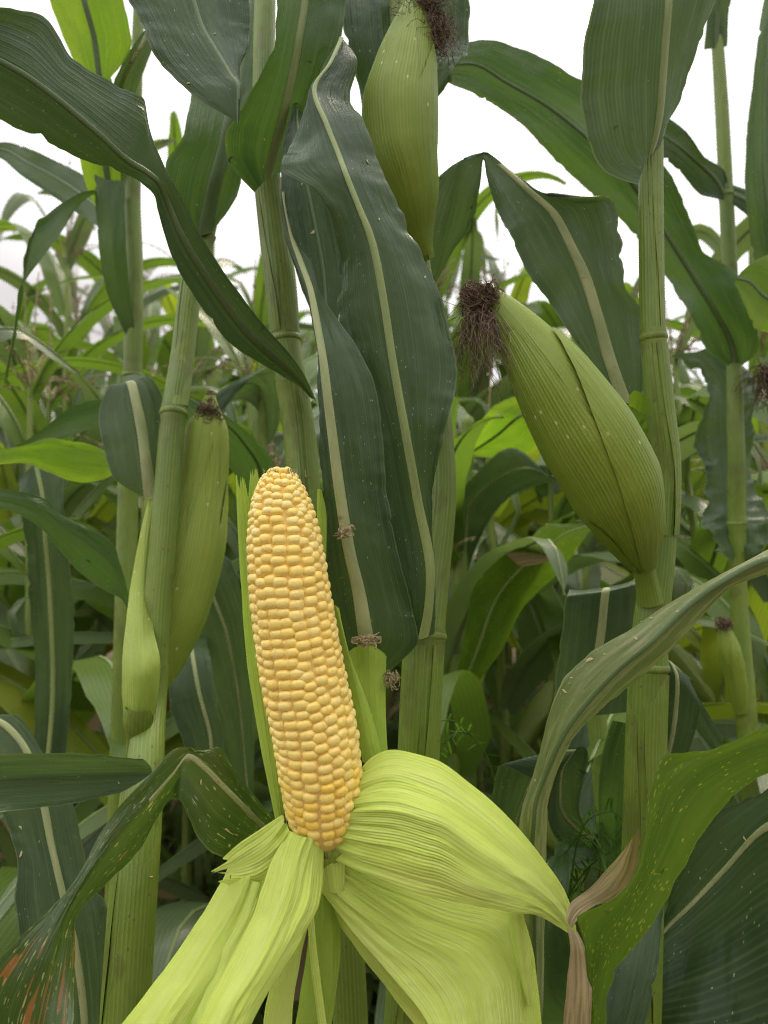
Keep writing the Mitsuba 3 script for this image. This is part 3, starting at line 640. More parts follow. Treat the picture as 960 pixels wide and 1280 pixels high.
leaf(Cp, [(765, 900, 790, 905, 806, 905, .545, .0, .0), (750, 955, 775, 960, 795, 960, .56), (748, 1000, 770, 1010, 792, 1015, .575), (752, 1090, 768, 1100, 780, 1100, .60)], 'leaf_green', seed=27, rib=None, nv=40)

# ------------------------------------------------------------------ plant D: left stalk with ear
Dp = thing('corn_plant', 'corn plant at left whose closed ear has a dry brown tip', 'corn plant')
stalk(Dp, [(335, -250, 6, .68), (302, 40, 10, .66), (275, 200, 11.5, .655), (257, 290, 12.5, .65), (240, 350, 13, .64), (230, 430, 14, .625), (217, 518, 16, .60), (207, 640, 17, .58), (197, 760, 17.5, .565), (190, 870, 19, .55), (181, 960, 24, .51), (168, 1100, 29, .475), (156, 1280, 30, .46)], (518,), n=28)
sheath(Dp, [(178, 985, 25.5, .503), (168, 1100, 29, .475), (156, 1280, 30, .46)], .2, -.5)
sheath(Dp, [(257, 296, 12.5, .65), (240, 350, 13, .64), (230, 430, 14, .625), (219, 508, 15.5, .602)], -.4, .1)
leaf(Dp, [(243, 296, 256, 294, 269, 288, .64), (203, 250, 262, 256, 297, 240, .635, -.015, .01), (207, 205, 272, 215, 302, 205, .63, -.015, .01), (230, 165, 281, 178, 304, 165, .63, -.015, .01), (240, 120, 289, 140, 313, 130, .63), (255, 60, 300, 80, 330, 70, .64), (310, -80, 325, -80, 340, -80, .68)], 'leaf_green', rib='rib_leaf', ribw=(10, 5), seed=29)
d_ear = ear_body(Dp, [(168, 950, 9, .60), (170, 900, 11, .60), (176, 868, 22, .60), (196, 820, 34, .605), (217, 755, 43, .61), (236, 685, 42, .615), (249, 610, 35, .62), (257, 555, 29, .62), (260, 530, 24, .62), (262, 512, 13, .62), (262, 495, 7, .62)],
                 [(0.5, 0.7, 0.12, 0.88, 0.0018), (-0.5, 0.8, 0.1, 0.80, 0.001), (1.35, 0.7, .1, .78, .0012)], bsdf='light_husk', label='closed green ear behind the left stem', seed=26)
cp = np.array([P(259, 537, .62), P(260, 522, .62), P(261, 508, .62), P(263, 497, .62), P(263, 489, .62)])
V, F, uv = tube(cp, np.array([17.5, 15.5, 10.5, 6.5, 3.5]) * .62 / FPX, 28, nv=36)
V = V + (meshkit.noise(V * 700, 3) - .5)[:, None] * .0022 * unit(V - cp.mean(0))
part(d_ear, 'dry_tip', (V, F), 'dry_fibre', 'shrivelled brown tip of the left ear', uv=uv)
silk(d_ear, P(261, 520, .612), (.011, .008, .012), (0, -0.02, 0.1), 160, .02, seed=71, tuft=.3, rad=.0004, hold=.3)
loft(Dp, R3([(154, 893), (172, 898), (194, 892)], [(153, 845), (174, 850), (200, 836)], [(157, 785), (173, 790), (192, 785)], [(165, 725), (176, 730), (188, 730)], [(177, 662), (183, 664), (190, 664)], [(186, 625), (188, 624), (191, 624)], d=[.525, .53, .55, .575, .59, .60], bulge=[.010, .016, .014, .008, .004, 0]),
     'light_husk', name='husk_leaf', label='loose light green husk leaf wrapped round the left stem', seed=43, nv=60, nu=30, pleat=.0002, wave=.0006)
V, F, uv = tube([P(174, 884, .522), P(173, 898, .523), P(172, 925, .53), P(170, 968, .535)], [.0095, .0105, .0078, .0082], 20, nv=24)
part(Dp, 'shank', (V, F), 'stalk', uv=uv)
leaf(Dp, [(172, 618, 188, 622, 198, 616, .60), (140, 594, 183, 582, 204, 570, .60, -.01, .01), (128, 552, 178, 542, 206, 526, .605, -.01, .01), (125, 514, 171, 506, 204, 500, .61, .0, .01), (140, 482, 162, 478, 187, 472, .62), (152, 500, 152, 492, 158, 470, .645), (150, 540, 150, 540, 150, 540, .66)], 'leaf_grey', rib='rib_pale', ribw=(8, 4), seed=31, ribcut=.7, label='crumpled grey leaf at the collar left of the stem')
leaf(Dp, [(350, 1085, 345, 1045, 352, 1020, .46), (311, 1066, 328, 1032, 338, 1016, .44), (285, 1073, 302, 1006, 308, 985, .42, -.01, .005), (257, 1058, 276, 980, 290, 953, .41, -.012, .006), (238, 1024, 254, 958, 273, 935, .405, -.01, .006), (222, 1000, 234, 946, 246, 936, .40, -.005, .005), (213, 1003, 216, 968, 226, 936, .395, .01, .0),
          (188, 1042, 188, 1000, 190, 966, .385, .012, .0), (152, 1088, 142, 1050, 126, 1040, .375, .012, .0), (126, 1115, 112, 1090, 98, 1092, .365, .012, .0), (97, 1150, 78, 1150, 62, 1136, .355, .01, .0), (94, 1220, 52, 1215, 16, 1180, .345, .01, .0), (90, 1290, 30, 1292, -20, 1230, .34), (60, 1420, 20, 1430, -20, 1400, .34)],
     'leaf_rust', rib='rib_pale', ribw=(4, 3), seed=33, nv=140, nu=37, ribcut=.45, label='folded leaf with rusty brown streaks on its drooping half')
leaf(Dp, [(150, 992, 190, 966, 178, 948, .47), (110, 1001, 150, 968, 140, 944, .455), (50, 1009, 80, 970, 80, 942, .43), (0, 1013, 20, 972, 10, 944, .41), (-120, 1030, -100, 980, -120, 950, .37), (-300, 1010, -290, 990, -300, 960, .36)], 'leaf_grey', rib=None, seed=35, depth=(-.025, -.012), nv=60)
leaf(Dp, [(-100, 960, -60, 925, -30, 900, .55), (-40, 930, -8, 900, 18, 893, .54), (-12, 945, 28, 930, 53, 938, .53), (0, 1010, 55, 1008, 90, 1003, .52), (12, 1045, 63, 1050, 104, 1060, .515), (22, 1085, 72, 1090, 113, 1105, .51), (21, 1120, 84, 1140, 131, 1130, .505), (28, 1180, 95, 1190, 134, 1185, .50), (35, 1280, 106, 1285, 132, 1285, .50), (60, 1500, 110, 1500, 125, 1500, .5)],
     'leaf_grey', rib='rib_pale', ribw=(5, 5), seed=37, nv=100, label='hanging grey-green leaf with a pale midrib at lower left')

# ------------------------------------------------------------------ plant E: thin stalk at far right
Ep = thing('corn_plant', 'slender corn plant near the right edge with a dark brown drooping silk', 'corn plant')
stalk(Ep, [(892, 10, 6, .95), (897, 55, 7.5, .95), (903, 150, 8.5, .94), (908, 250, 9, .93), (913, 350, 9.5, .92), (917, 440, 9.5, .91), (920, 550, 10.5, .90), (921, 640, 11, .90), (924, 760, 11, .90), (932, 880, 13, .89), (940, 1000, 13, .88)], (245, 445, 655))
leaf(Ep, [(910, 458, 918, 452, 927, 457, .895), (884, 440, 914, 430, 947, 437, .89, -.02, -.02), (862, 398, 895, 392, 944, 398, .88, -.02, -.02), (836, 352, 870, 350, 917, 338, .87), (808, 312, 843, 308, 877, 312, .86), (780, 278, 814, 264, 861, 270, .85), (742, 245, 785, 222, 836, 214, .83), (690, 196, 737, 174, 772, 132, .80, .0, .02), (640, 147, 682, 131, 716, 96, .78), (602, 123, 632, 102, 652, 60, .77), (570, 108, 592, 80, 612, 49, .76), (552, 102, 560, 82, 580, 52, .755), (547, 97, 549, 92, 556, 80, .75)],
     'leaf_green', rib='rib_leaf', ribw=(5, 2), seed=39, nv=120, nu=31, label='long green leaf arching across the sky')
leaf(Ep, [(905, 250, 907, 248, 912, 246, .925), (880, 246, 895, 225, 905, 212, .92), (850, 215, 868, 200, 880, 195, .90), (832, 200, 845, 180, 858, 165, .88), (800, 180, 815, 160, 835, 148, .87)], 'leaf_dark', seed=41, ribw=(3, 2))
leaf(Ep, [(900, 245, 905, 238, 910, 228, .93), (920, 258, 925, 246, 930, 235, .92), (960, 290, 962, 268, 965, 246, .90), (1040, 330, 1040, 310, 1040, 290, .88)], 'leaf_dark', seed=43, ribw=(3, 2))
leaf(Ep, [(880, 62, 896, 60, 909, 58, .945), (884, 20, 897, 20, 911, 22, .94), (890, -40, 905, -40, 925, -40, .93), (930, -200, 935, -200, 940, -200, .95)], 'leaf_grey', seed=45, ribw=(3, 2))
leaf(Ep, [(912, 700, 922, 690, 935, 700, .895), (884, 690, 918, 680, 958, 685, .90, -.03, -.03), (885, 600, 915, 610, 950, 600, .94), (872, 540, 912, 545, 940, 530, .96), (885, 470, 905, 480, 950, 478, .98), (840, 440, 870, 440, 900, 430, 1.0)], 'leaf_grey', rib=None, seed=47, ripple=.02, label='wavy pale grey leaf behind the slender stem')
leaf(Ep, [(975, 640, 985, 640, 995, 640, .9), (965, 420, 985, 400, 1005, 400, .88), (940, 300, 965, 290, 1000, 290, .86), (931, 215, 955, 200, 985, 200, .85), (936, 140, 955, 130, 985, 130, .85), (946, 60, 962, 50, 985, 50, .85), (957, -10, 970, -20, 985, -20, .86), (980, -120, 985, -120, 990, -120, .88)], 'leaf_green', seed=101, ribw=(3, 2))
leaf(Ep, [(1000, 420, 1005, 400, 1010, 380, .88), (940, 410, 955, 370, 975, 318, .84), (925, 372, 932, 350, 945, 325, .83), (918, 355, 921, 348, 926, 340, .83)], 'leaf_bright', seed=103, ribw=(3, 2))
e_ear = ear_body(Ep, [(926, 890, 8, .885), (920, 850, 13, .88), (912, 815, 14, .875), (906, 790, 9, .875), (903, 775, 4, .875)], [(0, .9, 0, .8, .001)], label='small green ear low on the slender stem', seed=36)
silk(e_ear, P(904, 780, .87), .009, (0, 0, -0.3), 120, .028, seed=75, tuft=.6, rad=.0005, hold=.4)
silk(Ep, P(964, 465, .88), .014, (0, 0, -0.8), 150, .06, seed=76, tuft=.2, rad=.0007)

# ------------------------------------------------------------------ plant F: plant whose leaves fill the lower right corner
Fp = thing('corn_plant', 'corn plant at lower right with flecked and brown-edged leaves', 'corn plant')
stalk(Fp, [(1045, -500, 8, .50), (1030, -150, 15, .46), (1018, 200, 20, .435), (1010, 600, 24, .42), (1006, 800, 26, .42), (1002, 1000, 28, .42), (998, 1280, 29, .42)], ())
leaf(Fp, [(1000, 705, 990, 690, 985, 670, .42), (962, 716, 955, 700, 958, 686, .40), (920, 731, 900, 728, 905, 714, .395), (880, 766, 860, 758, 850, 745, .395), (840, 810, 815, 802, 790, 785, .395), (800, 846, 770, 840, 737, 819, .40), (760, 881, 733, 880, 706, 850, .405), (720, 921, 704, 920, 686, 900, .41), (696, 966, 683, 965, 666, 968, .415), (684, 1012, 668, 1015, 649, 1018, .42), (681, 1060, 664, 1070, 645, 1055, .43), (682, 1140, 668, 1150, 650, 1130, .44), (678, 1290, 668, 1300, 655, 1290, .45)],
     'leaf_dusty', rib='rib_leaf', ribw=(4, 2), seed=49, nv=130, nu=35, depth=(.01, .012), label='dusty grey-green leaf slanting down from the right edge')
leaf(Fp, [(1000, 960, 1005, 930, 1000, 890, .40), (960, 966, 958, 930, 960, 904, .385), (925, 988, 905, 950, 905, 929, .375), (900, 1011, 870, 970, 868, 937, .37), (868, 1052, 842, 1005, 834, 940, .365), (845, 1092, 824, 1050, 806, 1000, .362), (818, 1140, 802, 1100, 797, 1070, .36), (795, 1182, 776, 1140, 768, 1121, .36), (778, 1215, 752, 1175, 722, 1148, .362), (762, 1262, 742, 1235, 727, 1185, .37), (752, 1300, 742, 1290, 736, 1260, .38), (742, 1400, 735, 1400, 730, 1400, .39)],
     'leaf_fleck', rib=None, seed=51, nv=110, nu=33, depth=(.012, -.004), label='bright green leaf with yellow flecks')
leaf(Fp, [(798, 1035, 793, 1045, 788, 1052, .375), (797, 1075, 782, 1085, 772, 1072, .385), (785, 1108, 768, 1108, 752, 1095, .39), (765, 1127, 745, 1125, 728, 1118, .39), (735, 1138, 722, 1140, 712, 1132, .385), (715, 1160, 712, 1158, 708, 1150, .38)], 'leaf_dry', rib=None, seed=53, nv=50, name='dry_leaf_margin', label='dried brown margin curling behind the flecked leaf')
leaf(Fp, [(708, 1160, 715, 1162, 722, 1165, .375), (712, 1185, 722, 1190, 735, 1195, .37), (708, 1230, 724, 1235, 740, 1235, .37), (703, 1290, 720, 1295, 738, 1290, .375), (700, 1380, 715, 1380, 730, 1380, .38)], 'leaf_dry', rib=None, seed=55, nv=40, name='dry_leaf_strip', label='dried brown strip hanging below the husk tip')
leaf(Fp, [(1010, 1260, 1010, 1020, 1000, 960, .50), (965, 1320, 960, 1033, 960, 985, .52, -.03, .01), (900, 1330, 905, 1088, 890, 1020, .54, -.04, .01), (840, 1330, 865, 1130, 850, 1070, .55, -.04, .01), (805, 1320, 828, 1168, 825, 1140, .56, -.03, .0), (780, 1330, 800, 1230, 805, 1190, .57)], 'leaf_dark', rib='rib_pale', ribw=(6, 3), seed=57, nv=80, nu=33, label='broad dark leaf with a brown-stained midrib in the lower right corner')
leaf(Fp, [(735, 1300, 775, 1300, 800, 1300, .47), (745, 1230, 790, 1230, 820, 1220, .48), (770, 1170, 805, 1160, 828, 1150, .50), (800, 1120, 820, 1110, 830, 1105, .52)], 'leaf_dark', rib=None, seed=59, nv=40)

# ------------------------------------------------------------------ other plants close behind
Gp = thing('corn_plant', 'corn plant at upper left with a backlit yellow-green leaf', 'corn plant')
stalk(Gp, [(180, -160, 5, .88), (170, 120, 8, .85), (166, 240, 10, .85), (168, 340, 11, .84), (166, 460, 12, .83), (160, 620, 13, .82), (156, 800, 14, .80), (150, 1000, 15, .79)], (470,))
leaf(Gp, [(120, 260, 140, 265, 150, 262, .82), (100, 200, 130, 190, 150, 185, .80), (98, 100, 125, 105, 140, 104, .77), (78, 45, 118, 50, 164, 50, .76), (60, -5, 105, 0, 151, -10, .75), (30, -120, 80, -120, 120, -120, .74), (20, -280, 30, -290, 40, -280, .78)], 'leaf_bright', rib='rib_leaf', ribw=(4, 3), seed=61, label='backlit yellow-green leaf at the top left')
leaf(Gp, [(150, 232, 158, 232, 166, 230, .85), (136, 140, 150, 120, 168, 128, .80), (140, 105, 158, 90, 176, 100, .78), (165, 60, 175, 60, 190, 62, .77), (185, 30, 190, 28, 198, 35, .77)], 'leaf_grey', rib='rib_pale', ribw=(3, 3), seed=63)
leaf(Gp, [(118, 218, 135, 225, 155, 224, .80), (122, 300, 140, 300, 157, 290, .80), (132, 360, 147, 355, 160, 340, .81), (148, 400, 158, 395, 166, 390, .82), (168, 440, 169, 440, 171, 440, .83)][::-1], 'leaf_green', rib=None, seed=65)
leaf(Gp, [(140, 232, 155, 245, 162, 250, .84), (105, 250, 110, 244, 118, 238, .80), (70, 300, 60, 285, 58, 268, .76), (40, 340, 38, 305, 42, 280, .74), (28, 358, 31, 340, 34, 318, .74), (15, 420, 20, 400, 28, 370, .75), (5, 480, 10, 470, 15, 440, .76)], 'leaf_green', rib=None, seed=67)
leaf(Gp, [(152, 300, 158, 300, 165, 300, .85), (90, 262, 98, 240, 108, 222, .95), (30, 222, 38, 205, 45, 190, .98), (-10, 196, -5, 186, 0, 178, 1.0), (-60, 200, -60, 190, -60, 180, 1.0)], 'leaf_grey', seed=105, ribw=(2, 1))
leaf(Gp, [(145, 585, 150, 590, 155, 595, .78), (134, 598, 135, 582, 134, 566, .72), (100, 603, 100, 578, 100, 553, .70), (60, 590, 62, 570, 68, 548, .68), (30, 579, 32, 566, 38, 555, .66), (-5, 581, -5, 571, -5, 563, .65), (-120, 600, -120, 595, -120, 590, .62)], 'leaf_bright', rib=None, seed=69, label='bright lime leaf with dark specks at the left edge')
leaf(Gp, [(155, 610, 158, 610, 160, 605, .85), (130, 530, 132, 515, 135, 498, .90), (90, 545, 90, 525, 95, 505, .88), (40, 560, 40, 548, 50, 538, .86), (-10, 585, -10, 580, -10, 575, .85)], 'leaf_green', rib=None, seed=71)
leaf(Gp, [(158, 830, 162, 800, 165, 770, .72), (155, 753, 158, 735, 156, 720, .68), (128, 736, 138, 705, 142, 680, .66), (98, 714, 108, 680, 112, 660, .64), (75, 688, 82, 660, 82, 645, .62), (48, 658, 52, 636, 50, 620, .60), (0, 636, 0, 622, 0, 611, .58), (-120, 640, -120, 632, -120, 625, .55)], 'leaf_green', rib=None, seed=73, label='dark green leaf drooping from the left edge to the stem')
leaf(Gp, [(40, 945, 60, 945, 82, 945, .88), (44, 850, 66, 850, 90, 850, .88), (37, 740, 62, 740, 91, 740, .87), (28, 650, 55, 640, 80, 630, .86), (20, 600, 45, 580, 80, 575, .87)][::-1], 'leaf_dark', rib='rib_green', ribw=(3, 3), seed=75)
Hp = thing('corn_plant', 'corn plant in shade between the left ear and the peeled ear', 'corn plant')
stalk(Hp, [(330, 420, 4, 1.0), (325, 560, 9, 1.0), (318, 700, 11, 1.0), (308, 850, 13, .98), (300, 1000, 14, .97)], (800,))
leaf(Hp, [(305, 1010, 310, 1000, 318, 990, .95), (280, 940, 300, 890, 318, 860, .90), (245, 870, 285, 800, 312, 790, .86), (228, 770, 262, 735, 290, 705, .84), (222, 715, 245, 700, 262, 680, .85), (215, 680, 228, 670, 240, 660, .88)], 'leaf_grey', rib='rib_pale', ribw=(3, 2), seed=77)
leaf(Hp, [(255, 800, 250, 790, 262, 790, .88), (215, 830, 240, 815, 262, 820, .80), (212, 880, 250, 870, 272, 880, .78), (235, 940, 264, 930, 280, 935, .78), (255, 1010, 272, 1010, 282, 1010, .8)], 'leaf_grey', rib='rib_pale', ribw=(3, 2), seed=79)
leaf(Hp, [(318, 700, 320, 690, 325, 690, .98), (300, 610, 325, 590, 352, 600, .92), (270, 560, 300, 548, 330, 560, .88), (240, 530, 262, 515, 285, 520, .86), (205, 500, 220, 490, 235, 495, .86)], 'leaf_green', rib='rib_leaf', ribw=(2, 2), seed=81)
leaf(Hp, [(330, 560, 332, 558, 335, 556, 1.0), (300, 500, 320, 480, 350, 505, .98), (240, 540, 290, 480, 340, 462, .96), (205, 590, 235, 560, 262, 540, .95)], 'leaf_grey', rib='rib_pale', ribw=(2, 2), seed=83)
Ip = thing('corn_plant', 'corn plant seen between the peeled ear and the right stem', 'corn plant')
stalk(Ip, [(585, 520, 8, 1.25), (580, 640, 9, 1.25), (572, 760, 10, 1.24), (566, 900, 11, 1.22)], (730,))
leaf(Ip, [(570, 700, 574, 698, 580, 700, 1.22), (540, 640, 549, 630, 563, 645, 1.15), (545, 560, 556, 560, 568, 560, 1.12), (556, 500, 566, 495, 574, 498, 1.13)], 'leaf_bright', rib=None, seed=85)
leaf(Ip, [(565, 870, 570, 880, 578, 870, 1.2), (580, 800, 598, 810, 622, 820, 1.1), (590, 740, 620, 750, 655, 760, 1.05), (622, 700, 650, 712, 690, 725, 1.0), (655, 680, 680, 690, 712, 700, .98), (690, 655, 710, 665, 735, 668, .97), (730, 655, 735, 658, 745, 660, .97)], 'leaf_fleck', rib='rib_green', ribw=(2, 1.5), seed=87, label='flecked leaf with a pale dried edge')
leaf(Ip, [(630, 690, 640, 700, 650, 708, .985), (655, 690, 662, 697, 672, 705, .975), (680, 695, 690, 698, 700, 694, .97)], 'leaf_dry', rib=None, seed=88, nv=20, nu=9, name='dry_leaf_margin')
leaf(Ip, [(575, 720, 580, 715, 585, 715, 1.25), (555, 660, 585, 640, 610, 655, 1.2), (590, 600, 620, 600, 640, 620, 1.15), (640, 560, 660, 585, 700, 600, 1.1), (690, 600, 700, 605, 720, 610, 1.1)], 'leaf_dark', rib='rib_green', ribw=(2, 2), seed=89)
leaf(Ip, [(585, 570, 588, 565, 592, 570, 1.3), (590, 545, 620, 545, 650, 570, 1.25), (615, 510, 650, 520, 690, 540, 1.2), (660, 490, 690, 500, 720, 510, 1.2)], 'leaf_bright', rib='rib_leaf', ribw=(2, 2), seed=91)
Jp = thing('corn_plant', 'low corn plant with dark bluish leaves beside the pale husk', 'corn plant')
stalk(Jp, [(745, 870, 11, .66), (752, 960, 13, .65), (762, 1060, 14, .64), (770, 1200, 15, .63)], (), label=None)
leaf(Jp, [(735, 1060, 745, 1050, 755, 1045, .64), (690, 1040, 700, 1000, 725, 1000, .60), (685, 1005, 702, 965, 735, 950, .585), (672, 980, 718, 938, 730, 935, .575), (625, 955, 690, 940, 700, 935, .58, .0, .0), (615, 1000, 660, 985, 690, 960, .60), (618, 1060, 640, 1050, 668, 1030, .63)], 'leaf_dark', rib='rib_pale', ribw=(3, 2), seed=93, nv=70)
leaf(Jp, [(745, 1080, 750, 1060, 756, 1050, .63), (690, 1080, 720, 1020, 750, 985, .66), (700, 980, 735, 950, 765, 940, .68), (720, 905, 740, 900, 760, 905, .70)], 'leaf_dark', rib=None, seed=95)
leaf(Jp, [(770, 1260, 765, 1255, 768, 1240, .62), (655, 1300, 690, 1250, 720, 1200, .56), (650, 1200, 680, 1180, 705, 1150, .55), (660, 1120, 690, 1110, 715, 1090, .56), (690, 1070, 700, 1070, 710, 1060, .58)], 'leaf_green', rib=None, seed=97)

# ------------------------------------------------------------------ ferny weed and a curling sprig
def sprig(label, stem_px, n_pairs, leaflet, seed, cat='weed', w=.0011):
    key = thing('weed', label, cat)
    g = np.random.default_rng(seed)
    for stem in stem_px:
        pts = np.array([P(*s) for s in stem])
        s = np.r_[0, np.cumsum(np.linalg.norm(np.diff(pts, axis=0), axis=1))]
        f = PchipInterpolator(s, pts)
        V, F, uv = tube(f(np.linspace(0, s[-1], 30)), np.linspace(.0009, .0004, 30), 6, nv=30)
        st = part(key, 'stem', (V, F), 'weed_green')
        vs, fs, at = [], [], 0
        for x in np.linspace(s[-1] * .12, s[-1], n_pairs):
            c = f(x); tg = unit(f(min(x + .002, s[-1])) - f(max(x - .002, 0)))
            for sd in (-1, 1):
                a = unit(sd * np.cross(tg, FW) + .35 * tg + .35 * g.normal(size=3)); b = unit(np.cross(a, [0, 0.3, 1]))
                L = leaflet * (.6 + .6 * g.random()) * (1 - .5 * (x / s[-1]) ** 3)
                v = np.array([c, c + a * L * .3 + b * w, c + a * L * .8 + b * w, c + a * L, c + a * L * .8 - b * w, c + a * L * .3 - b * w]) + np.array([0, 0, -.3 * L]) * np.array([0, .1, .6, 1, .6, .1])[:, None]
                vs.append(v); fs.append(np.array([[0, 1, 5], [1, 2, 4], [1, 4, 5], [2, 3, 4]]) + at); at += 6
        part(st, 'leaflet', (np.vstack(vs), np.vstack(fs)), 'weed_green', kind='stuff', smooth=False)
    return key


sprig('ferny green weed with narrow leaflets low at right', [[(712, 1150, .60), (718, 1070, .59), (735, 1025, .57), (765, 1014, .56), (788, 1060, .56)], [(705, 1140, .60), (735, 1085, .58), (770, 1060, .57), (800, 1040, .57)], [(705, 1125, .6), (730, 1100, .58), (752, 1062, .57), (770, 1090, .56)], [(700, 1110, .62), (725, 1045, .6), (760, 1040, .59), (790, 1020, .6)]], 26, .024, 3)
sprig('thin weed sprig curling beside the main stem', [[(622, 1010, .62), (612, 955, .6), (590, 920, .58), (560, 900, .56), (545, 902, .55)], [(590, 920, .58), (575, 915, .575), (556, 928, .57), (550, 940, .57)]], 9, .012, 5, w=.0009)

# ------------------------------------------------------------------ the field behind
def field_plant(seed, height):
    g = np.random.default_rng(seed); out = {}
    n = 40
    z = np.linspace(0, height * .86, n)
    bend = np.stack([.03 * np.sin(z * 1.3 + seed), .03 * np.sin(z * 1.1 + 2 * seed), z], -1)
    stf = PchipInterpolator(z, bend)
    V, F, uv = tube(bend, np.interp(z, [0, height * .5, height * .86], [.0135, .011, .005]), 8, nodes=np.linspace(.08, .9, 9), nv=60)
    out['stalk'] = ((V, F), 'field_stalk', None)
    phi = g.random() * np.pi
    k = 0
    for i, h in enumerate(np.linspace(height * .12, height * .84, 12)):
        a = phi + (i % 2) * np.pi + g.normal() * .35
        L = (0.62 + .3 * math.sin(np.pi * min(1, (i + 2) / 12))) * (.85 + .3 * g.random())
        W = (.038 + .021 * math.sin(np.pi * min(1, (i + 2) / 13))) * (.9 + .25 * g.random())
        m = 22
        s = np.linspace(0, L, m); q = s / L
        e0 = math.radians(62 + 12 * g.normal()) if i < 9 else math.radians(74)
        kink = g.random() * .5 + .25
        el = e0 - q ** 1.4 * math.radians(95 + 35 * g.random()) - (math.radians(60) * smooth01((q - kink) / .12) if g.random() < .35 else 0)
        yaw = a + .3 * q * g.normal()
        d = np.stack([np.cos(el) * np.cos(yaw), np.cos(el) * np.sin(yaw), np.sin(el)], -1)
        c = stf(h) + np.r_[np.zeros((1, 3)), np.cumsum(d[:-1] * np.diff(s)[:, None], 0)]
        side = np.stack([-np.sin(yaw), np.cos(yaw), 0 * yaw], -1); nn = np.cross(side, d)
        roll = (g.normal() * .5) * q + .25 * g.normal()
        s2 = side * np.cos(roll)[:, None] + nn * np.sin(roll)[:, None]; n2 = np.cross(s2, d)
        w = W * np.minimum(1, .45 + q * 3.2) * np.maximum(1 - q ** 2.6, 0) ** .8 + .0008
        t = np.linspace(-1, 1, 7)
        rip = .018 * (nz(s[:, None] * 14, np.sign(t)[None] * 5, seed + i, seed=seed) - .5) * np.abs(t)[None]
        S = c[:, None] + (w[:, None] * t)[..., None] * s2[:, None] - (.28 * w[:, None] * np.abs(t) + rip * np.minimum(1, q * 4)[:, None])[..., None] * n2[:, None] * -1
        uv = np.stack(np.broadcast_arrays(t[None] * .045, s[:, None]), -1).reshape(-1, 2)
        mat = 'field_dry' if i == 0 or (i == 1 and g.random() < .5) else ('field_leaf_yellowing' if g.random() < .13 else ('field_leaf_bluish' if g.random() < .38 else 'field_leaf'))
        nm = 'leaf' if k == 0 else f'leaf_{k:03d}'; k += 1
        out[nm] = ((S.reshape(-1, 3), grid_faces(m, 7)), mat, uv)
        rw = np.linspace(.0045, .0012, m)
        rt = np.linspace(-1, 1, 3)
        rb = c[:, None] + (rw[:, None] * rt)[..., None] * s2[:, None] + ((.0012 - .0022 * np.abs(rt))[None] * np.ones((m, 1)))[..., None] * n2[:, None]
        rb2 = c[:, None] + (rw[:, None] * rt)[..., None] * s2[:, None] - ((.0022 - .0022 * np.abs(rt))[None] * np.ones((m, 1)))[..., None] * n2[:, None]
        ff = grid_faces(m, 3)
        out[nm + '__midrib'] = ((np.vstack([rb.reshape(-1, 3), rb2.reshape(-1, 3)]), np.vstack([ff, ff + m * 3])), 'field_rib', None)
    paths = []
    top = stf(height * .86)
    for b in range(11):
        a = g.random() * 2 * np.pi; el = math.radians(88 if b == 0 else 55 + 18 * g.normal())
        L = (.26 if b == 0 else .2) * (.8 + .4 * g.random())
        q = np.linspace(0, 1, 8)[:, None]
        dd = np.array([math.cos(el) * math.cos(a), math.cos(el) * math.sin(a), math.sin(el)])
        paths.append(top - [0, 0, .02] + dd * L * q + np.array([0, 0, .06 if b == 0 else .02 * b / 11]) * q - np.array([0, 0, .09]) * q ** 2 * (b > 0))
    bits = []
    for pth in paths:
        for j in range(26):
            x = g.random(); p = pth[int(1 + x * 6)] * .5 + pth[min(7, int(1 + x * 6) + 1)] * .5 + g.normal(size=3) * .002
            bits.append([p, p + np.array([g.normal() * .004, g.normal() * .004, -.006])])
    V1, F1 = strands(paths, .0022); V2, F2 = strands(bits, .0013)
    out['tassel'] = ((np.vstack([V1, V2]), np.vstack([F1, F2 + len(V1)])), 'tassel', None)
    if seed % 2 == 0:
        h = height * .45; a = phi + 1.2; dv = unit(np.array([math.cos(a) * .5, math.sin(a) * .5, 1.0]))
        q = np.linspace(0, 1, 14)
        V, F, uv = tube(stf(h) + dv * (q[:, None] * .24) + [math.cos(a) * .015, math.sin(a) * .015, 0], .004 + .024 * np.sin(np.pi * q ** .8) ** .8, 12, nv=20)
        out['ear'] = ((V, F), 'field_stalk', None)
    return out


NV = 7
for v in range(NV):
    grp = {'type': 'shapegroup'}
    for nm, (mesh, mat, uv) in field_plant(40 + v, 2.15).items():
        grp[nm] = mikit.ply(mesh, mat, smooth=True if nm != 'tassel' else False, uv=uv)
    scene[f'kind_of_plant_{v}'] = grp
g = np.random.default_rng(2024)
spots = []
near = [(-0.62, 1.35, .76), (-0.33, 1.62, .80), (0.22, 1.5, .70), (0.36, 1.7, .74), (0.80, 1.5, .82), (-0.95, 1.9, .84), (0.58, 2.0, .84), (0.0, 1.95, .82), (1.12, 2.1, .92), (-0.15, 1.45, .68), (-0.55, 2.0, .84), (-0.42, 1.2, .66), (0.10, 1.25, .58), (0.30, 1.25, .60), (0.66, 1.3, .66), (-0.75, 1.65, .78), (0.45, 2.6, 1.16), (-0.98, 2.2, 1.10), (-1.22, 2.75, 1.18), (-0.62, 2.55, 1.12), (0.36, 3.0, 1.2), (1.12, 2.6, 1.14), (0.2, 2.4, 1.06), (-0.75, 3.1, 1.22)]
spots += [(x, y, s) for x, y, s in near]
for r, y in enumerate(np.arange(2.6, 8.3, .75)):
    half = .66 * y + .5
    x = -half + g.random() * .2
    while x < half:
        spots.append((x + g.normal() * .05, y + g.normal() * .09, np.clip(1.0 + .05 * r + .06 * g.normal(), .9, 1.22)))
        x += (.30 + .06 * g.random()) * (1.0 if y < 6 else 1.2)
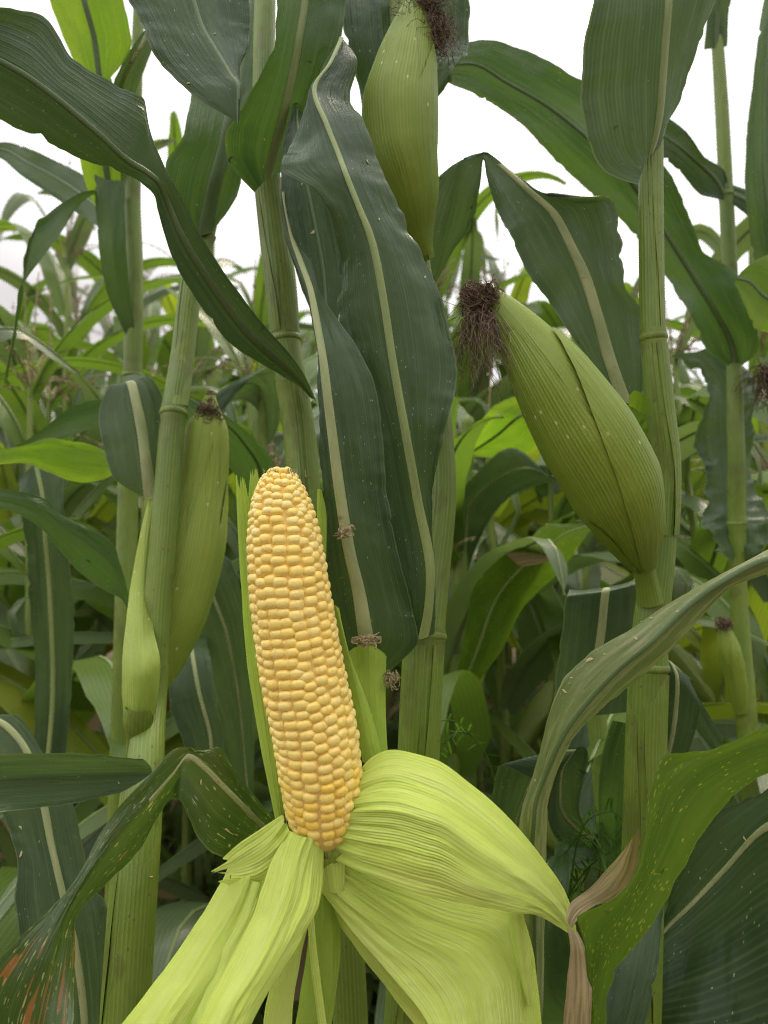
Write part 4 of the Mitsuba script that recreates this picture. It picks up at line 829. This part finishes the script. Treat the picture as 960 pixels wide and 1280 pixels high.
for i, (x, y, s) in enumerate(spots):
    k = key_for('corn_plant')
    scene[k] = {'type': 'instance', 'group': {'type': 'ref', 'id': f'kind_of_plant_{i % NV}'},
                'to_world': T().translate([float(x), float(y), -.02]).rotate([0, 0, 1], float(g.random() * 360)).rotate([1, 0, 0], float(g.normal() * 4)).scale([1.0, 1.0, float(s)])}
    px = 480 + FPX * x / y
    zone = next(z for lim, z in ((150, 'left of the left stem'), (290, 'behind the left ear'), (430, 'behind the peeled ear'), (570, 'behind the dark central leaves'),
                                 (760, 'left of the right stem'), (870, 'behind the right stem'), (9999, 'right of the right stem')) if px < lim)
    band = 'close corn plant' if y < 1.8 else ('corn plant a few steps back' if y < 2.9 else ('corn plant in the middle rows' if y < 5.2 else 'far corn plant in the last rows'))
    size = 'low ' if s < .72 else ('tall ' if s > 1.09 and y < 3.3 else '')
    text = f'{size}{band}, {zone}'
    labels[k] = {'label': text + ', green and leafy', 'category': 'corn plant', 'group': text}

# low weeds on the ground between the rows, and dry flower scraps fallen on the leaves
g = np.random.default_rng(77); vs, fs, at = [], [], 0
for k in range(5200):
    y = .62 + 5.5 * g.random() ** 1.6; x = (g.random() - .5) * (1.3 * y + .4)
    c = np.array([x, y, -.01]); a = g.random() * 2 * np.pi
    for b in range(2):
        a += 1.5 + g.random(); L = .10 + .26 * g.random(); w = .006 + .016 * g.random()
        d = np.array([math.cos(a), math.sin(a), 0]); sd = np.array([-d[1], d[0], 0])
        q = np.array([0, .35, .7, 1.0])
        m = c + d * (L * .55 * q ** 1.5)[:, None] + np.array([0, 0, 1]) * (L * (q - .38 * q ** 2.4))[:, None]
        ww = np.array([.4, 1, .8, .05]) * w
        vs.append(np.vstack([m + sd * ww[:, None], m - sd * ww[:, None] + [0, 0, .003]])); i4 = np.arange(3)
        fs.append(np.stack([i4, i4 + 1, i4 + 5, i4 + 4], -1) + at); at += 8
scene['ground_weeds'] = mikit.ply((np.vstack(vs), np.vstack(fs)), 'field_leaf', smooth=False, uv=np.zeros((at, 2)))
labels['ground_weeds'] = {'label': 'low green weeds covering the soil between the corn rows', 'category': 'weeds', 'kind': 'stuff'}
vs, fs, at = [], [], 0
ball = trimesh.creation.icosphere(subdivisions=1)
for key in [k for k in scene if k.startswith('corn_plant') and '__leaf' in k and k.count('__') == 1 and scene[k].get('type') == 'ply']:
    v, f, n, uv, col = meshkit.WRITTEN[scene[key]['filename']]
    tri = v[f].astype(float); cr = np.cross(tri[:, 1] - tri[:, 0], tri[:, 2] - tri[:, 0]); ar_ = np.linalg.norm(cr, axis=1) / 2
    nn = unit(cr); cen = tri.mean(1)
    up = np.where(np.abs(nn[:, 2]) > .12, 1, 0) * np.clip(ar_, 0, None)
    if up.sum() < 1e-6 or np.linalg.norm(cen.mean(0) - CAM) > .8: continue
    m = int(ar_.sum() * (2600 if 'dusty' in scene[key]['bsdf']['id'] else 520))
    for t in g.choice(len(f), m, p=up / up.sum()):
        nrm = nn[t] * (1 if nn[t, 2] > 0 else -1); a = unit(np.cross(nrm, g.normal(size=3))); b = np.cross(nrm, a)
        L = .0008 + .0018 * g.random() ** 2
        V = ball.vertices * [L, L * (.25 + .25 * g.random()), .00035]
        V[:, 1] += .25 * L * (V[:, 0] / L) ** 2
        vs.append(V @ np.array([a, b, nrm]) + cen[t] + nrm * .0004); fs.append(ball.faces + at); at += len(V)
scene['fallen_anthers'] = mikit.ply((np.vstack(vs), np.vstack(fs)), 'scrap', smooth=True)
labels['fallen_anthers'] = {'label': 'tiny tan scraps of dried tassel scattered on the leaves', 'category': 'flower scraps', 'kind': 'stuff'}
